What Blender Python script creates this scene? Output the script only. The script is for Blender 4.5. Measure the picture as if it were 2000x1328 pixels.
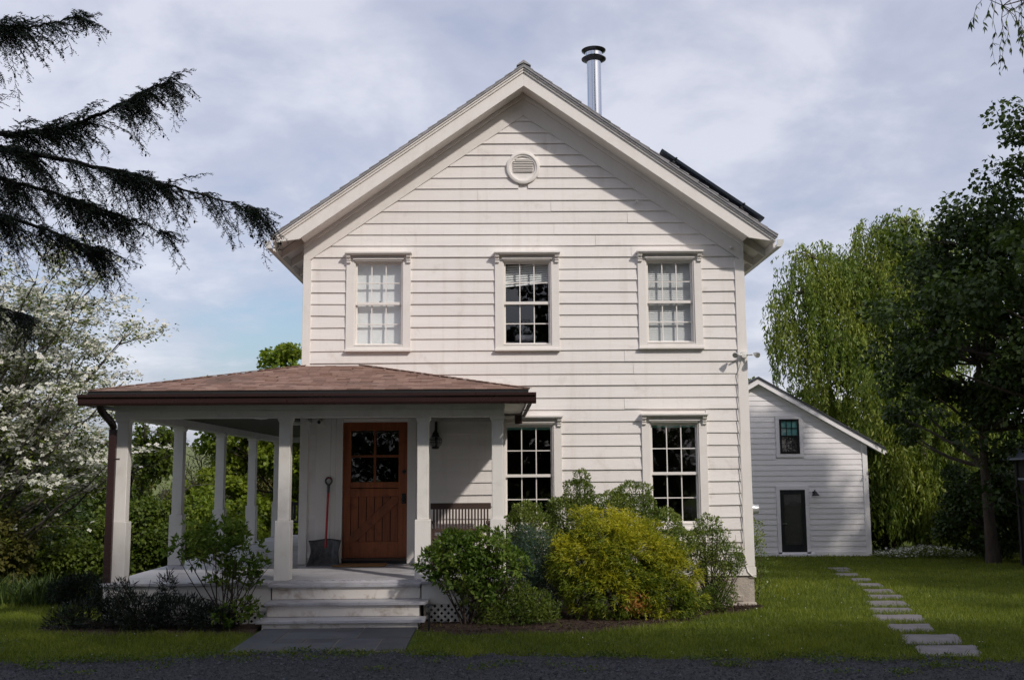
import bpy, math, random
import numpy as np
from mathutils import Vector, Matrix

for o in list(bpy.data.objects):
    bpy.data.objects.remove(o, do_unlink=True)
scene = bpy.context.scene
COL = scene.collection
R = math.radians

# ------------------------------------------------------------------ camera
CAM_F, PITCH, YAW, ROLL, CAM_D, CAM_H = 2024.0, 7.43, .99, -.395, 15.83, 1.984
p_, y_, r_ = R(PITCH), R(YAW), R(ROLL)
FW = Vector((math.sin(y_) * math.cos(p_), math.cos(y_) * math.cos(p_), math.sin(p_)))
RT = Vector((math.cos(y_), -math.sin(y_), 0))
UP = RT.cross(FW)
RT2 = RT * math.cos(r_) + UP * math.sin(r_)
UP2 = UP * math.cos(r_) - RT * math.sin(r_)
cam_data = bpy.data.cameras.new('camera')
cam = bpy.data.objects.new('camera', cam_data)
COL.objects.link(cam)
m = Matrix((RT2, UP2, -FW)).transposed().to_4x4()
m.translation = Vector((0, -CAM_D, CAM_H))
cam.matrix_world = m
cam_data.sensor_width = 36
cam_data.lens = 36 * CAM_F / 2000
cam_data.clip_start = .05
cam_data.clip_end = 3000
scene.camera = cam

# ------------------------------------------------------------------ light
SUN = Vector((.83, -1.0, 1.0)).normalized()          # towards the sun
SUN_EL = math.asin(SUN.z)
SUN_ROT = math.atan2(SUN.x, SUN.y)
sd = bpy.data.lights.new('sun', 'SUN')
sd.energy = 2.0
sd.angle = R(2.0)
sd.color = (1.0, .93, .85)
so = bpy.data.objects.new('sun', sd)
so.rotation_euler = (-SUN).to_track_quat('-Z', 'Y').to_euler()
so.location = (8, -12, 20)
COL.objects.link(so)

scene.view_settings.view_transform = 'Standard'
scene.view_settings.look = 'None'
scene.view_settings.exposure = 0.44
scene.view_settings.gamma = 1.0
scene.view_settings.use_curve_mapping = False
scene.render.engine = 'CYCLES'
scene.cycles.max_bounces = 8
scene.cycles.transparent_max_bounces = 12


class NT:
    """small helper round a node tree"""
    def __init__(s, tree):
        s.t = tree
    def n(s, typ, **kw):
        nd = s.t.nodes.new(typ)
        for k, v in kw.items():
            if k.startswith('i_'):
                k = k[2:]
                key = int(k) if k.isdigit() else k.replace('_', ' ')
                nd.inputs[key].default_value = v
            else:
                setattr(nd, k, v)
        return nd
    def l(s, a, b):
        s.t.links.new(a, b)
    def math(s, op, a, b=None, clamp=False):
        nd = s.n('ShaderNodeMath', operation=op, use_clamp=clamp)
        for i, v in enumerate((a, b)):
            if v is None:
                continue
            if hasattr(v, 'node'):
                s.l(v, nd.inputs[i])
            else:
                nd.inputs[i].default_value = v
        return nd.outputs[0]
    def mix(s, f, a, b, blend='MIX'):
        nd = s.n('ShaderNodeMix', data_type='RGBA', blend_type=blend)
        for i, v in ((0, f), (6, a), (7, b)):
            if hasattr(v, 'node'):
                s.l(v, nd.inputs[i])
            else:
                nd.inputs[i].default_value = v if i == 0 else (tuple(v) + (1,))[:4]
        return nd.outputs[2]
    def ramp(s, fac, stops):
        nd = s.n('ShaderNodeValToRGB')
        cr = nd.color_ramp
        while len(cr.elements) < len(stops):
            cr.elements.new(.5)
        for e, (p, c) in zip(cr.elements, stops):
            e.position = p
            e.color = (tuple(c) + (1,))[:4] if hasattr(c, '__len__') else (c, c, c, 1)
        s.l(fac, nd.inputs[0])
        return nd.outputs[0]
    def noise(s, vec, scale, detail=4, rough=.55, dist=0.0):
        nd = s.n('ShaderNodeTexNoise')
        nd.inputs['Scale'].default_value = scale
        nd.inputs['Detail'].default_value = detail
        nd.inputs['Roughness'].default_value = rough
        nd.inputs['Distortion'].default_value = dist
        if vec is not None:
            s.l(vec, nd.inputs['Vector'])
        return nd.outputs[0]


# sky: Nishita with a procedural broken cloud deck, both seen and lighting the scene
w = bpy.data.worlds.new('World')
scene.world = w
w.use_nodes = True
wt = w.node_tree
wt.nodes.clear()
N = NT(wt)
out = N.n('ShaderNodeOutputWorld')
bg = N.n('ShaderNodeBackground')
bg.inputs['Strength'].default_value = .1
sky = N.n('ShaderNodeTexSky', sky_type='NISHITA', sun_disc=False)
sky.sun_elevation = SUN_EL
sky.sun_rotation = SUN_ROT
sky.air_density = 1.0
sky.dust_density = 3.0
sky.ozone_density = 1.5
tc = N.n('ShaderNodeTexCoord')
sep = N.n('ShaderNodeSeparateXYZ')
N.l(tc.outputs['Generated'], sep.inputs[0])
zz = N.math('ADD', N.math('MAXIMUM', sep.outputs[2], 0.0), .26)
cb = N.n('ShaderNodeCombineXYZ')
N.l(N.math('DIVIDE', sep.outputs[0], zz), cb.inputs[0])
N.l(N.math('DIVIDE', sep.outputs[1], zz), cb.inputs[1])
cb.inputs[2].default_value = 3.7
cover = N.noise(cb.outputs[0], 1.15, 9, .53, .12)
fine = N.noise(cb.outputs[0], 3.4, 9, .56, .2)
mask = N.ramp(N.math('ADD', N.math('MULTIPLY', cover, .75), N.math('MULTIPLY', fine, .25)),
              [(.355, .05), (.42, .58), (.485, .73), (.6, .77)])
body = N.ramp(N.math('ADD', N.math('MULTIPLY', cover, .4), N.math('MULTIPLY', fine, .6)),
              [(.37, (3.8, 4.05, 5.15)), (.48, (4.7, 4.8, 5.75)), (.58, (6.3, 6.3, 6.95))])
skyc = N.mix(1.0, sky.outputs[0], (1.1, 1.1, 1.1), 'MULTIPLY')
N.l(N.mix(mask, skyc, body), bg.inputs['Color'])
N.l(bg.outputs[0], out.inputs[0])

# ------------------------------------------------------------------ materials
MATS = {}


def new_mat(name):
    mt = bpy.data.materials.new(name)
    mt.use_nodes = True
    mt.node_tree.nodes.clear()
    MATS[name] = mt
    n = NT(mt.node_tree)
    o = n.n('ShaderNodeOutputMaterial')
    return mt, n, o


def coords(n, scale=(1, 1, 1), kind='Object'):
    t = n.n('ShaderNodeTexCoord')
    mp = n.n('ShaderNodeMapping')
    mp.inputs['Scale'].default_value = scale
    n.l(t.outputs[kind], mp.inputs[0])
    return mp.outputs[0]


def world_coords(n, scale=(1, 1, 1)):
    g = n.n('ShaderNodeNewGeometry')
    mp = n.n('ShaderNodeMapping')
    mp.inputs['Scale'].default_value = scale
    n.l(g.outputs['Position'], mp.inputs[0])
    return mp.outputs[0]


def surf(name, col, col2=None, rough=.6, scale=(6, 6, 6), ns=1.0, bump=.15, bscale=None, spec=.4, metal=0.0,
         dirt=None, dirt_amt=.0, dirt_scale=1.5, objvar=0.0, bdist=.006, rvar=.1, chips=None):
    """painted / stone / metal surface: two-tone noise, optional dirt blotches, relief"""
    mt, n, o = new_mat(name)
    b = n.n('ShaderNodeBsdfPrincipled')
    vec = world_coords(n, scale)
    f = n.noise(vec, ns, 6, .6)
    c = n.mix(n.ramp(f, [(.3, 0.0), (.7, 1.0)]), col, col2 or [x * .85 for x in col])
    if dirt:
        v2 = world_coords(n, (1, 1, 1))
        d = n.noise(v2, dirt_scale, 8, .68, .6)
        c = n.mix(n.math('MULTIPLY', n.ramp(d, [(.52, 0.0), (.72, 1.0)]), dirt_amt), c, dirt)
    if chips:
        ccol, cs, thr = chips
        cn = n.noise(world_coords(n, cs), 1.0, 7, .72, .3)
        c = n.mix(n.ramp(cn, [(thr, 0.0), (thr + .03, .9)]), c, ccol)
    if objvar:
        oi = n.n('ShaderNodeObjectInfo')
        h = n.n('ShaderNodeHueSaturation')
        n.l(n.math('ADD', n.math('MULTIPLY', oi.outputs['Random'], objvar), 1 - objvar / 2), h.inputs['Value'])
        n.l(c, h.inputs['Color'])
        c = h.outputs[0]
    n.l(c, b.inputs['Base Color'])
    b.inputs['Metallic'].default_value = metal
    b.inputs['Specular IOR Level'].default_value = spec
    n.l(n.math('ADD', n.math('MULTIPLY', f, rvar), rough - rvar / 2, True), b.inputs['Roughness'])
    if bump:
        bp = n.n('ShaderNodeBump')
        bp.inputs['Strength'].default_value = bump
        bp.inputs['Distance'].default_value = bdist
        bf = n.noise(world_coords(n, bscale or scale), ns * 2.0, 8, .65)
        n.l(bf, bp.inputs['Height'])
        n.l(bp.outputs[0], b.inputs['Normal'])
    n.l(b.outputs[0], o.inputs[0])
    return mt


def leafmat(name, cols, trans=.3, rough=.5, tcol=None, spec=.3):
    """leaf: colour picked by the per-leaf attribute 'tint', some light passes through"""
    mt, n, o = new_mat(name)
    a = n.n('ShaderNodeAttribute', attribute_name='tint')
    k = len(cols)
    c = n.ramp(a.outputs['Fac'], [(i / max(1, k - 1), col) for i, col in enumerate(cols)])
    b = n.n('ShaderNodeBsdfPrincipled')
    b.inputs['Roughness'].default_value = rough
    b.inputs['Specular IOR Level'].default_value = spec
    n.l(c, b.inputs['Base Color'])
    t = n.n('ShaderNodeBsdfTranslucent')
    n.l(n.mix(1.0, c, tcol or (1.3, 1.35, .6), 'MULTIPLY'), t.inputs[0])
    mx = n.n('ShaderNodeMixShader')
    mx.inputs[0].default_value = trans
    n.l(b.outputs[0], mx.inputs[1])
    n.l(t.outputs[0], mx.inputs[2])
    n.l(mx.outputs[0], o.inputs[0])
    return mt


def glassmat(name, base=.05, tint=(.9, .93, .93)):
    mt, n, o = new_mat(name)
    tr = n.n('ShaderNodeBsdfTransparent')
    tr.inputs[0].default_value = tuple(tint) + (1,)
    gl = n.n('ShaderNodeBsdfGlossy')
    gl.inputs['Roughness'].default_value = .015
    v = world_coords(n, (3, 3, 3))
    bp = n.n('ShaderNodeBump')
    bp.inputs['Strength'].default_value = .08
    bp.inputs['Distance'].default_value = .01
    n.l(n.noise(v, 1.2, 2), bp.inputs['Height'])
    n.l(bp.outputs[0], gl.inputs['Normal'])
    ge = n.n('ShaderNodeNewGeometry')
    dt = n.n('ShaderNodeVectorMath', operation='DOT_PRODUCT')
    n.l(ge.outputs['Normal'], dt.inputs[0])
    n.l(ge.outputs['Incoming'], dt.inputs[1])
    fz = n.math('POWER', n.math('SUBTRACT', 1.0, n.math('ABSOLUTE', dt.outputs['Value'])), 5.0)
    mx = n.n('ShaderNodeMixShader')
    n.l(n.math('ADD', n.math('MULTIPLY', fz, .85), base + .04, True), mx.inputs[0])
    n.l(tr.outputs[0], mx.inputs[1])
    n.l(gl.outputs[0], mx.inputs[2])
    n.l(mx.outputs[0], o.inputs[0])
    return mt




def siding_mat():
    mt, n, o = new_mat('white_paint')
    b = n.n('ShaderNodeBsdfPrincipled')
    v = world_coords(n)
    f = n.noise(world_coords(n, (.7, 6, 9)), 1.0, 6, .6)
    c = n.mix(n.ramp(f, [(.3, 0.0), (.7, 1.0)]), (.80, .765, .74), (.75, .71, .685))
    streak = n.noise(world_coords(n, (7, 7, .5)), 1.0, 6, .65)
    c = n.mix(n.ramp(streak, [(.52, 0.0), (.78, .42)]), c, (.55, .50, .44))
    blot = n.noise(v, 2.6, 9, .7, .5)
    c = n.mix(n.ramp(blot, [(.57, 0.0), (.74, .5)]), c, (.50, .45, .40))
    peel = n.noise(world_coords(n, (9, 9, 22)), 1.0, 5, .7)
    c = n.mix(n.ramp(peel, [(.70, 0.0), (.74, .5)]), c, (.42, .38, .34))
    g = n.n('ShaderNodeNewGeometry')
    sp_ = n.n('ShaderNodeSeparateXYZ')
    n.l(g.outputs['Position'], sp_.inputs[0])
    splash = n.math('MULTIPLY', n.math('SUBTRACT', 1.0, n.math('DIVIDE', n.math('SUBTRACT', sp_.outputs[2], .5), .9), True), n.ramp(n.noise(v, 6, 7, .7), [(.4, 0.0), (.7, 1.0)]))
    c = n.mix(n.math('MULTIPLY', splash, .55), c, (.40, .33, .25))
    oi = n.n('ShaderNodeObjectInfo')
    hs = n.n('ShaderNodeHueSaturation')
    n.l(n.math('ADD', n.math('MULTIPLY', oi.outputs['Random'], .07), .965), hs.inputs['Value'])
    n.l(c, hs.inputs['Color'])
    n.l(hs.outputs[0], b.inputs['Base Color'])
    b.inputs['Roughness'].default_value = .6
    b.inputs['Specular IOR Level'].default_value = .35
    bp = n.n('ShaderNodeBump')
    bp.inputs['Strength'].default_value = .3
    bp.inputs['Distance'].default_value = .006
    n.l(n.noise(world_coords(n, (2, 30, 40)), 2.0, 8, .65), bp.inputs['Height'])
    bp2 = n.n('ShaderNodeBump')
    bp2.inputs['Strength'].default_value = .5
    bp2.inputs['Distance'].default_value = .012
    n.l(n.noise(world_coords(n, (1.1, 1, 3)), 1.0, 3, .5), bp2.inputs['Height'])
    n.l(bp.outputs[0], bp2.inputs['Normal'])
    n.l(bp2.outputs[0], b.inputs['Normal'])
    n.l(b.outputs[0], o.inputs[0])


siding_mat()
surf('trim_paint', (.80, .765, .73), (.755, .72, .685), .5, (8, 8, 1.2), 1.0, .12, (40, 40, 4), dirt=(.56, .5, .42),
     dirt_amt=.25, dirt_scale=2.2)
surf('porch_paint', (.76, .735, .70), (.71, .685, .65), .5, (8, 8, 1.5), 1.0, .15, (40, 40, 4), dirt=(.42, .38, .31),
     dirt_amt=.4, dirt_scale=2.4, chips=((.45, .40, .34), (22, 22, 9), .69))
surf('annex_paint', (.83, .80, .805), (.79, .765, .775), .55, (.8, 5, 8), 1.0, .1, (2, 20, 30), objvar=.04)
surf('step_paint', (.74, .70, .65), (.66, .61, .56), .6, (1.5, 8, 5), 1.0, .2, (4, 30, 20), dirt=(.30, .22, .15),
     dirt_amt=.85, dirt_scale=4.2, chips=((.34, .27, .21), (6, 10, 26), .66))
surf('grey_floor_paint', (.47, .465, .49), (.40, .395, .42), .38, (1.2, 7, 7), 1.0, .12, (3, 25, 25), dirt=(.20, .175, .16),
     dirt_amt=.7, dirt_scale=3.4, objvar=.1, chips=((.23, .19, .16), (3.5, 26, 26), .62))
surf('ceiling_brown', (.045, .032, .022), (.03, .022, .016), .55, (1, 8, 8), 1.0, .1)
surf('gutter_brown', (.040, .020, .018), (.032, .016, .015), .28, (2, 2, 2), 1.0, .03, rvar=.1, spec=.5)
surf('gutter_white', (.72, .71, .69), (.64, .64, .62), .4, (3, 3, 3), 1.0, .04, dirt=(.4, .4, .34), dirt_amt=.4)
surf('roof_grey', (.33, .32, .34), (.22, .22, .23), .6, (3, 3, 3), 1.0, .3, dirt=(.12, .12, .08), dirt_amt=.7, dirt_scale=5)
surf('roof_dark', (.045, .047, .055), (.03, .03, .035), .6, (3, 3, 3), 1.0, .3)
surf('shingle_red', (.32, .205, .165), (.24, .15, .12), .9, (20, 20, 20), 1.0, .6, (90, 90, 90), dirt=(.12, .08, .07),
     dirt_amt=.5, dirt_scale=2.0, bdist=.003)
surf('shingle_edge', (.02, .02, .022), (.014, .014, .016), .8, (9, 9, 9), 1.0, .2)
surf('door_wood', (.30, .085, .023), (.17, .046, .013), .42, (14, 14, 1.0), 1.6, .25, (60, 60, 3), dirt=(.05, .016, .008),
     dirt_amt=.7, dirt_scale=3.5, spec=.45, objvar=.35)
surf('door_dark_groove', (.03, .012, .007), None, .7)
surf('bench_wood', (.075, .045, .035), (.05, .03, .024), .6, (2, 20, 20), 1.0, .2, objvar=.2)
surf('black_metal', (.018, .018, .02), (.03, .03, .03), .4, (20, 20, 20), 1.0, .1, metal=.3)
surf('black_frame', (.016, .017, .019), (.012, .012, .014), .4, (10, 10, 10), 1.0, .04)
surf('shovel_black', (.025, .026, .027), (.10, .10, .105), .42, (22, 22, 7), 1.0, .35, (30, 30, 10), dirt=(.16, .16, .165),
     dirt_amt=.5, dirt_scale=18, bdist=.01)
surf('red_plastic', (.42, .02, .025), (.36, .015, .02), .35, (10, 10, 10), 1.0, .03)
surf('coir', (.36, .19, .07), (.22, .11, .04), .95, (60, 60, 60), 1.0, .8)
surf('stucco_stone', (.50, .44, .38), (.36, .32, .28), .9, (5, 5, 5), 1.0, .8, (14, 14, 14), dirt=(.25, .19, .14),
     dirt_amt=.6, dirt_scale=4, bdist=.02)
surf('bluestone', (.085, .092, .105), (.055, .06, .072), .5, (3, 3, 3), 1.0, .3, (14, 14, 14), dirt=(.13, .105, .06),
     dirt_amt=.75, dirt_scale=1.3, objvar=.4, bdist=.006)
surf('stepping_stone', (.21, .19, .19), (.14, .13, .135), .65, (4, 4, 4), 1.0, .45, (14, 14, 14), dirt=(.13, .11, .10),
     dirt_amt=.4, dirt_scale=3.0, objvar=.25, bdist=.01)
surf('joint_sand', (.27, .24, .20), (.20, .18, .15), .95, (20, 20, 20), 1.0, .5)
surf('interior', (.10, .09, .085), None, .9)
surf('blind_white', (.88, .87, .88), (.86, .85, .86), .7, (4, 4, 4), 1.0, .03)
surf('blind_teal', (.25, .55, .52), (.22, .50, .48), .7, (4, 4, 4), 1.0, .03)
surf('fabric_lilac', (.62, .58, .66), (.56, .52, .60), .9, (12, 12, 12), 1.0, .2)
surf('steel', (.62, .64, .68), (.56, .58, .62), .16, (12, 12, .4), 1.0, .06, (6, 6, .3), metal=1.0, rvar=.12)
surf('steel_dark', (.07, .07, .08), (.05, .05, .055), .3, (12, 12, 12), 1.0, .05, metal=.8)
surf('panel_dark', (.02, .028, .04), (.015, .02, .03), .25, (4, 4, 4), 1.0, .02)
surf('bulb', (.62, .62, .62), (.5, .5, .5), .12, (20, 20, 20), 1.0, 0, metal=.6)
surf('meter_grey', (.45, .46, .47), (.40, .41, .42), .3, (10, 10, 10), 1.0, .03, metal=.4)
surf('shed_brown', (.028, .024, .022), (.018, .016, .015), .8, (8, 8, 1), 1.0, .3, objvar=.3)
surf('shed_roof', (.20, .23, .28), (.15, .17, .2), .4, (3, 3, 3), 1.0, .1, metal=.3)
surf('bark', (.085, .065, .05), (.045, .035, .028), .95, (5, 5, 1.4), 2.0, 1.0, (10, 10, 2.5), bdist=.03)
surf('bark_dark', (.035, .028, .022), (.02, .016, .013), .95, (5, 5, 1.4), 2.0, .6, (10, 10, 2.5), bdist=.01)
surf('bark_grey', (.12, .105, .095), (.07, .06, .055), .95, (6, 6, 2), 2.0, .8, (12, 12, 3), bdist=.02)
surf('stem_brown', (.07, .05, .038), (.045, .032, .025), .9, (10, 10, 4), 2.0, .5)
surf('cone_brown', (.035, .022, .015), (.025, .015, .01), .8, (40, 40, 40), 1.0, .3)
surf('mulch', (.085, .05, .034), (.045, .028, .02), 1.0, (9, 9, 9), 1.0, 1.0, (30, 30, 30), bdist=.03)
surf('hill_green', (.15, .175, .06), (.10, .125, .045), 1.0, (.05, .05, .05), 1.0, 0)
surf('glow_white', (.75, .74, .70), None, .5)
surf('twine_red', (.35, .02, .02), None, .5)


def shingle_mat():
    mt, n, o = new_mat('shingle_tab')
    b = n.n('ShaderNodeBsdfPrincipled')
    a = n.n('ShaderNodeAttribute', attribute_name='tint')
    c = n.ramp(a.outputs['Fac'], [(0, (.21, .135, .112)), (.5, (.33, .21, .17)), (1, (.43, .295, .245))])
    v = world_coords(n)
    g = n.noise(v, 260, 3, .7)
    c = n.mix(n.ramp(g, [(.35, .45), (.7, 0.0)]), c, (.09, .06, .05))
    d = n.noise(v, 1.4, 7, .6)
    c = n.mix(n.ramp(d, [(.5, 0.0), (.75, .55)]), c, (.13, .105, .09))
    n.l(c, b.inputs['Base Color'])
    b.inputs['Roughness'].default_value = .95
    b.inputs['Specular IOR Level'].default_value = .15
    bp = n.n('ShaderNodeBump')
    bp.inputs['Strength'].default_value = .5
    bp.inputs['Distance'].default_value = .003
    n.l(g, bp.inputs['Height'])
    n.l(bp.outputs[0], b.inputs['Normal'])
    n.l(b.outputs[0], o.inputs[0])


shingle_mat()
glassmat('glass')
glassmat('glass_dark', .03, (.75, .78, .78))


def ground_mat():
    mt, n, o = new_mat('lawn_ground')
    b = n.n('ShaderNodeBsdfPrincipled')
    v = world_coords(n)
    f = n.noise(v, 1.6, 8, .65)
    f2 = n.noise(v, 14, 6, .7)
    c = n.mix(n.ramp(f, [(.3, 0.0), (.7, 1.0)]), (.07, .105, .018), (.11, .14, .028))
    c = n.mix(n.ramp(f2, [(.4, 0.0), (.75, .55)]), c, (.05, .045, .022))
    n.l(c, b.inputs['Base Color'])
    b.inputs['Roughness'].default_value = 1.0
    b.inputs['Specular IOR Level'].default_value = .1
    bp = n.n('ShaderNodeBump')
    bp.inputs['Strength'].default_value = .8
    bp.inputs['Distance'].default_value = .04
    n.l(f2, bp.inputs['Height'])
    n.l(bp.outputs[0], b.inputs['Normal'])
    n.l(b.outputs[0], o.inputs[0])


def gravel_mat():
    for nm, lo, hi in (('gravel_ground', (.026, .027, .031), (.062, .064, .072)), ('gravel_stone', (.035, .037, .043), (.135, .14, .155))):
        mt, n, o = new_mat(nm)
        b = n.n('ShaderNodeBsdfPrincipled')
        v = world_coords(n)
        vo = n.n('ShaderNodeTexVoronoi')
        vo.inputs['Scale'].default_value = 55
        n.l(v, vo.inputs['Vector'])
        sepc = n.n('ShaderNodeSeparateColor')
        n.l(vo.outputs['Color'], sepc.inputs[0])
        if nm == 'gravel_stone':
            a = n.n('ShaderNodeAttribute', attribute_name='tint')
            fac = a.outputs['Fac']
        else:
            fac = sepc.outputs[0]
        c = n.mix(fac, lo, hi)
        big = n.noise(v, .9, 5, .6)
        c = n.mix(n.ramp(big, [(.5, 0.0), (.72, .5)]), c, (.045, .042, .034))
        n.l(c, b.inputs['Base Color'])
        b.inputs['Roughness'].default_value = .75
        b.inputs['Specular IOR Level'].default_value = .3
        bp = n.n('ShaderNodeBump')
        bp.inputs['Strength'].default_value = .9
        bp.inputs['Distance'].default_value = .02
        n.l(vo.outputs['Distance'], bp.inputs['Height'])
        bp.invert = True
        n.l(bp.outputs[0], b.inputs['Normal'])
        n.l(b.outputs[0], o.inputs[0])


ground_mat()
gravel_mat()
leafmat('grass', [(.07, .10, .012), (.145, .185, .02), (.26, .275, .042)], .35)
leafmat('needles', [(.009, .018, .010), (.017, .031, .015), (.03, .047, .022)], .12)
leafmat('leaf_maple', [(.075, .125, .010), (.15, .205, .018), (.25, .28, .035)], .38)
leafmat('leaf_mid', [(.042, .07, .010), (.08, .12, .015), (.14, .175, .025)], .32)
leafmat('leaf_dark', [(.018, .034, .008), (.038, .065, .013), (.09, .13, .026)], .22)
leafmat('leaf_olive', [(.055, .058, .016), (.095, .095, .022), (.14, .125, .03)], .3)
leafmat('leaf_willow', [(.075, .12, .018), (.15, .205, .03), (.28, .31, .058)], .35)
leafmat('leaf_dogwood', [(.07, .105, .018), (.12, .16, .028), (.18, .21, .045)], .35)
leafmat('blossom', [(.55, .57, .46), (.68, .68, .60), (.78, .76, .71)], .25, tcol=(1, 1, .95))
leafmat('leaf_shrub', [(.045, .085, .012), (.085, .145, .02), (.17, .22, .04)], .3, .55, spec=.2)
leafmat('leaf_box', [(.065, .105, .02), (.135, .185, .034), (.25, .29, .07)], .25, .4, spec=.4)
leafmat('leaf_blue', [(.035, .065, .045), (.06, .10, .075), (.10, .15, .115)], .2)
leafmat('leaf_juniper', [(.006, .012, .007), (.011, .02, .011), (.02, .032, .018)], .15)
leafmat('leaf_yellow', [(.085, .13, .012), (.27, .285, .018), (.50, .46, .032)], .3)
leafmat('leaf_orange', [(.25, .10, .02), (.33, .15, .03)], .3)

# ------------------------------------------------------------------ building helpers
WPOS = {}
random.seed(7)
rng = np.random.default_rng(11)


def tag(o, label=None, cat=None, group=None, kind=None):
    if label: o['label'] = label
    if cat: o['category'] = cat
    if group: o['group'] = group
    if kind: o['kind'] = kind
    return o


def empty(name, loc, label=None, cat=None, group=None):
    o = bpy.data.objects.new(name, None)
    o.empty_display_size = .2
    o.location = loc
    COL.objects.link(o)
    WPOS[o] = Vector(loc)
    return tag(o, label, cat, group)


def link(name, me, centre, parent=None):
    o = bpy.data.objects.new(name, me)
    COL.objects.link(o)
    c = Vector(centre)
    WPOS[o] = c
    if parent is not None:
        o.parent = parent
        o.location = c - WPOS[parent]
    else:
        o.location = c
    return o


class MB:
    """collects shapes in world coordinates, then links them as one mesh object"""
    def __init__(s):
        s.v, s.f = [], []
    def add(s, v, f):
        k = len(s.v)
        s.v += [tuple(x) for x in v]
        s.f += [tuple(i + k for i in q) for q in f]
        return s
    def box(s, x0, x1, y0, y1, z0, z1):
        return s.add([(x0, y0, z0), (x1, y0, z0), (x1, y1, z0), (x0, y1, z0), (x0, y0, z1), (x1, y0, z1), (x1, y1, z1), (x0, y1, z1)],
                     [(3, 2, 1, 0), (4, 5, 6, 7), (0, 1, 5, 4), (1, 2, 6, 5), (2, 3, 7, 6), (3, 0, 4, 7)])
    def prism(s, poly, a, b, axis='y'):
        """poly of 2-D points swept from a to b along axis (y: poly is xz, x: yz, z: xy)"""
        def P(p, t):
            return {'y': (p[0], t, p[1]), 'x': (t, p[0], p[1]), 'z': (p[0], p[1], t)}[axis]
        n = len(poly)
        v = [P(p, a) for p in poly] + [P(p, b) for p in poly]
        f = [tuple(range(n)), tuple(range(2 * n - 1, n - 1, -1))]
        f += [(i, i + n, (i + 1) % n + n, (i + 1) % n) for i in range(n)]
        return s.add(v, f)
    def tube(s, pts, rad, sides=8, cap=True):
        pts = [Vector(p) for p in pts]
        if not hasattr(rad, '__len__'):
            rad = [rad] * len(pts)
        v, f = [], []
        ref = Vector((0, 0, 1)) if abs((pts[-1] - pts[0]).normalized().z) < .9 else Vector((1, 0, 0))
        for i, p in enumerate(pts):
            d = (pts[min(i + 1, len(pts) - 1)] - pts[max(i - 1, 0)]).normalized()
            a = d.cross(ref).normalized()
            b = d.cross(a)
            for k in range(sides):
                t = 2 * math.pi * k / sides
                v.append(p + (a * math.cos(t) + b * math.sin(t)) * rad[i])
        for i in range(len(pts) - 1):
            for k in range(sides):
                k2 = (k + 1) % sides
                f.append((i * sides + k, i * sides + k2, (i + 1) * sides + k2, (i + 1) * sides + k))
        if cap:
            f.append(tuple(range(sides - 1, -1, -1)))
            f.append(tuple(range((len(pts) - 1) * sides, len(pts) * sides)))
        return s.add(v, f)
    def lathe(s, prof, cx, cy, sides=20, axis='z', cz=0):
        """profile of (radius, height) turned about a vertical (z) or depth (y) axis"""
        v, f = [], []
        for r0, h in prof:
            for k in range(sides):
                t = 2 * math.pi * k / sides
                if axis == 'z':
                    v.append((cx + r0 * math.cos(t), cy + r0 * math.sin(t), h))
                elif axis == 'y':
                    v.append((cx + r0 * math.cos(t), h, cz + r0 * math.sin(t)))
                else:
                    v.append((h, cy + r0 * math.cos(t), cz + r0 * math.sin(t)))
        for i in range(len(prof) - 1):
            for k in range(sides):
                k2 = (k + 1) % sides
                f.append((i * sides + k, i * sides + k2, (i + 1) * sides + k2, (i + 1) * sides + k))
        return s.add(v, f)
    def bar(s, a, b, w, h, up=(0, 0, 1)):
        """rectangular bar from a to b"""
        a, b, up = Vector(a), Vector(b), Vector(up)
        d = (b - a).normalized()
        sx = d.cross(up).normalized() * (w / 2)
        sz = sx.cross(d).normalized() * (h / 2)
        v = [a - sx - sz, a + sx - sz, a + sx + sz, a - sx + sz, b - sx - sz, b + sx - sz, b + sx + sz, b - sx + sz]
        return s.add(v, [(0, 1, 2, 3), (7, 6, 5, 4), (0, 4, 5, 1), (1, 5, 6, 2), (2, 6, 7, 3), (3, 7, 4, 0)])
    def build(s, name, mat, parent=None, bevel=0.0, smooth=False, seg=2):
        va = np.array(s.v, float)
        c = (va.min(0) + va.max(0)) / 2
        me = bpy.data.meshes.new(name)
        me.from_pydata((va - c).tolist(), [], s.f)
        import bmesh
        bm = bmesh.new()
        bm.from_mesh(me)
        if len(s.f) > 1:
            bmesh.ops.recalc_face_normals(bm, faces=bm.faces)
        bm.to_mesh(me)
        bm.free()
        me.materials.append(MATS[mat])
        o = link(name, me, c, parent)
        if smooth:
            for p in me.polygons:
                p.use_smooth = True
            try:
                me.set_sharp_from_angle(angle=R(40))
            except Exception:
                pass
        if bevel:
            md = o.modifiers.new('bevel', 'BEVEL')
            md.width = bevel
            md.segments = seg
            md.limit_method = 'ANGLE'
        return o


def box(name, x0, x1, y0, y1, z0, z1, mat, parent=None, bevel=0.0):
    return MB().box(x0, x1, y0, y1, z0, z1).build(name, mat, parent, bevel)


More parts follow.
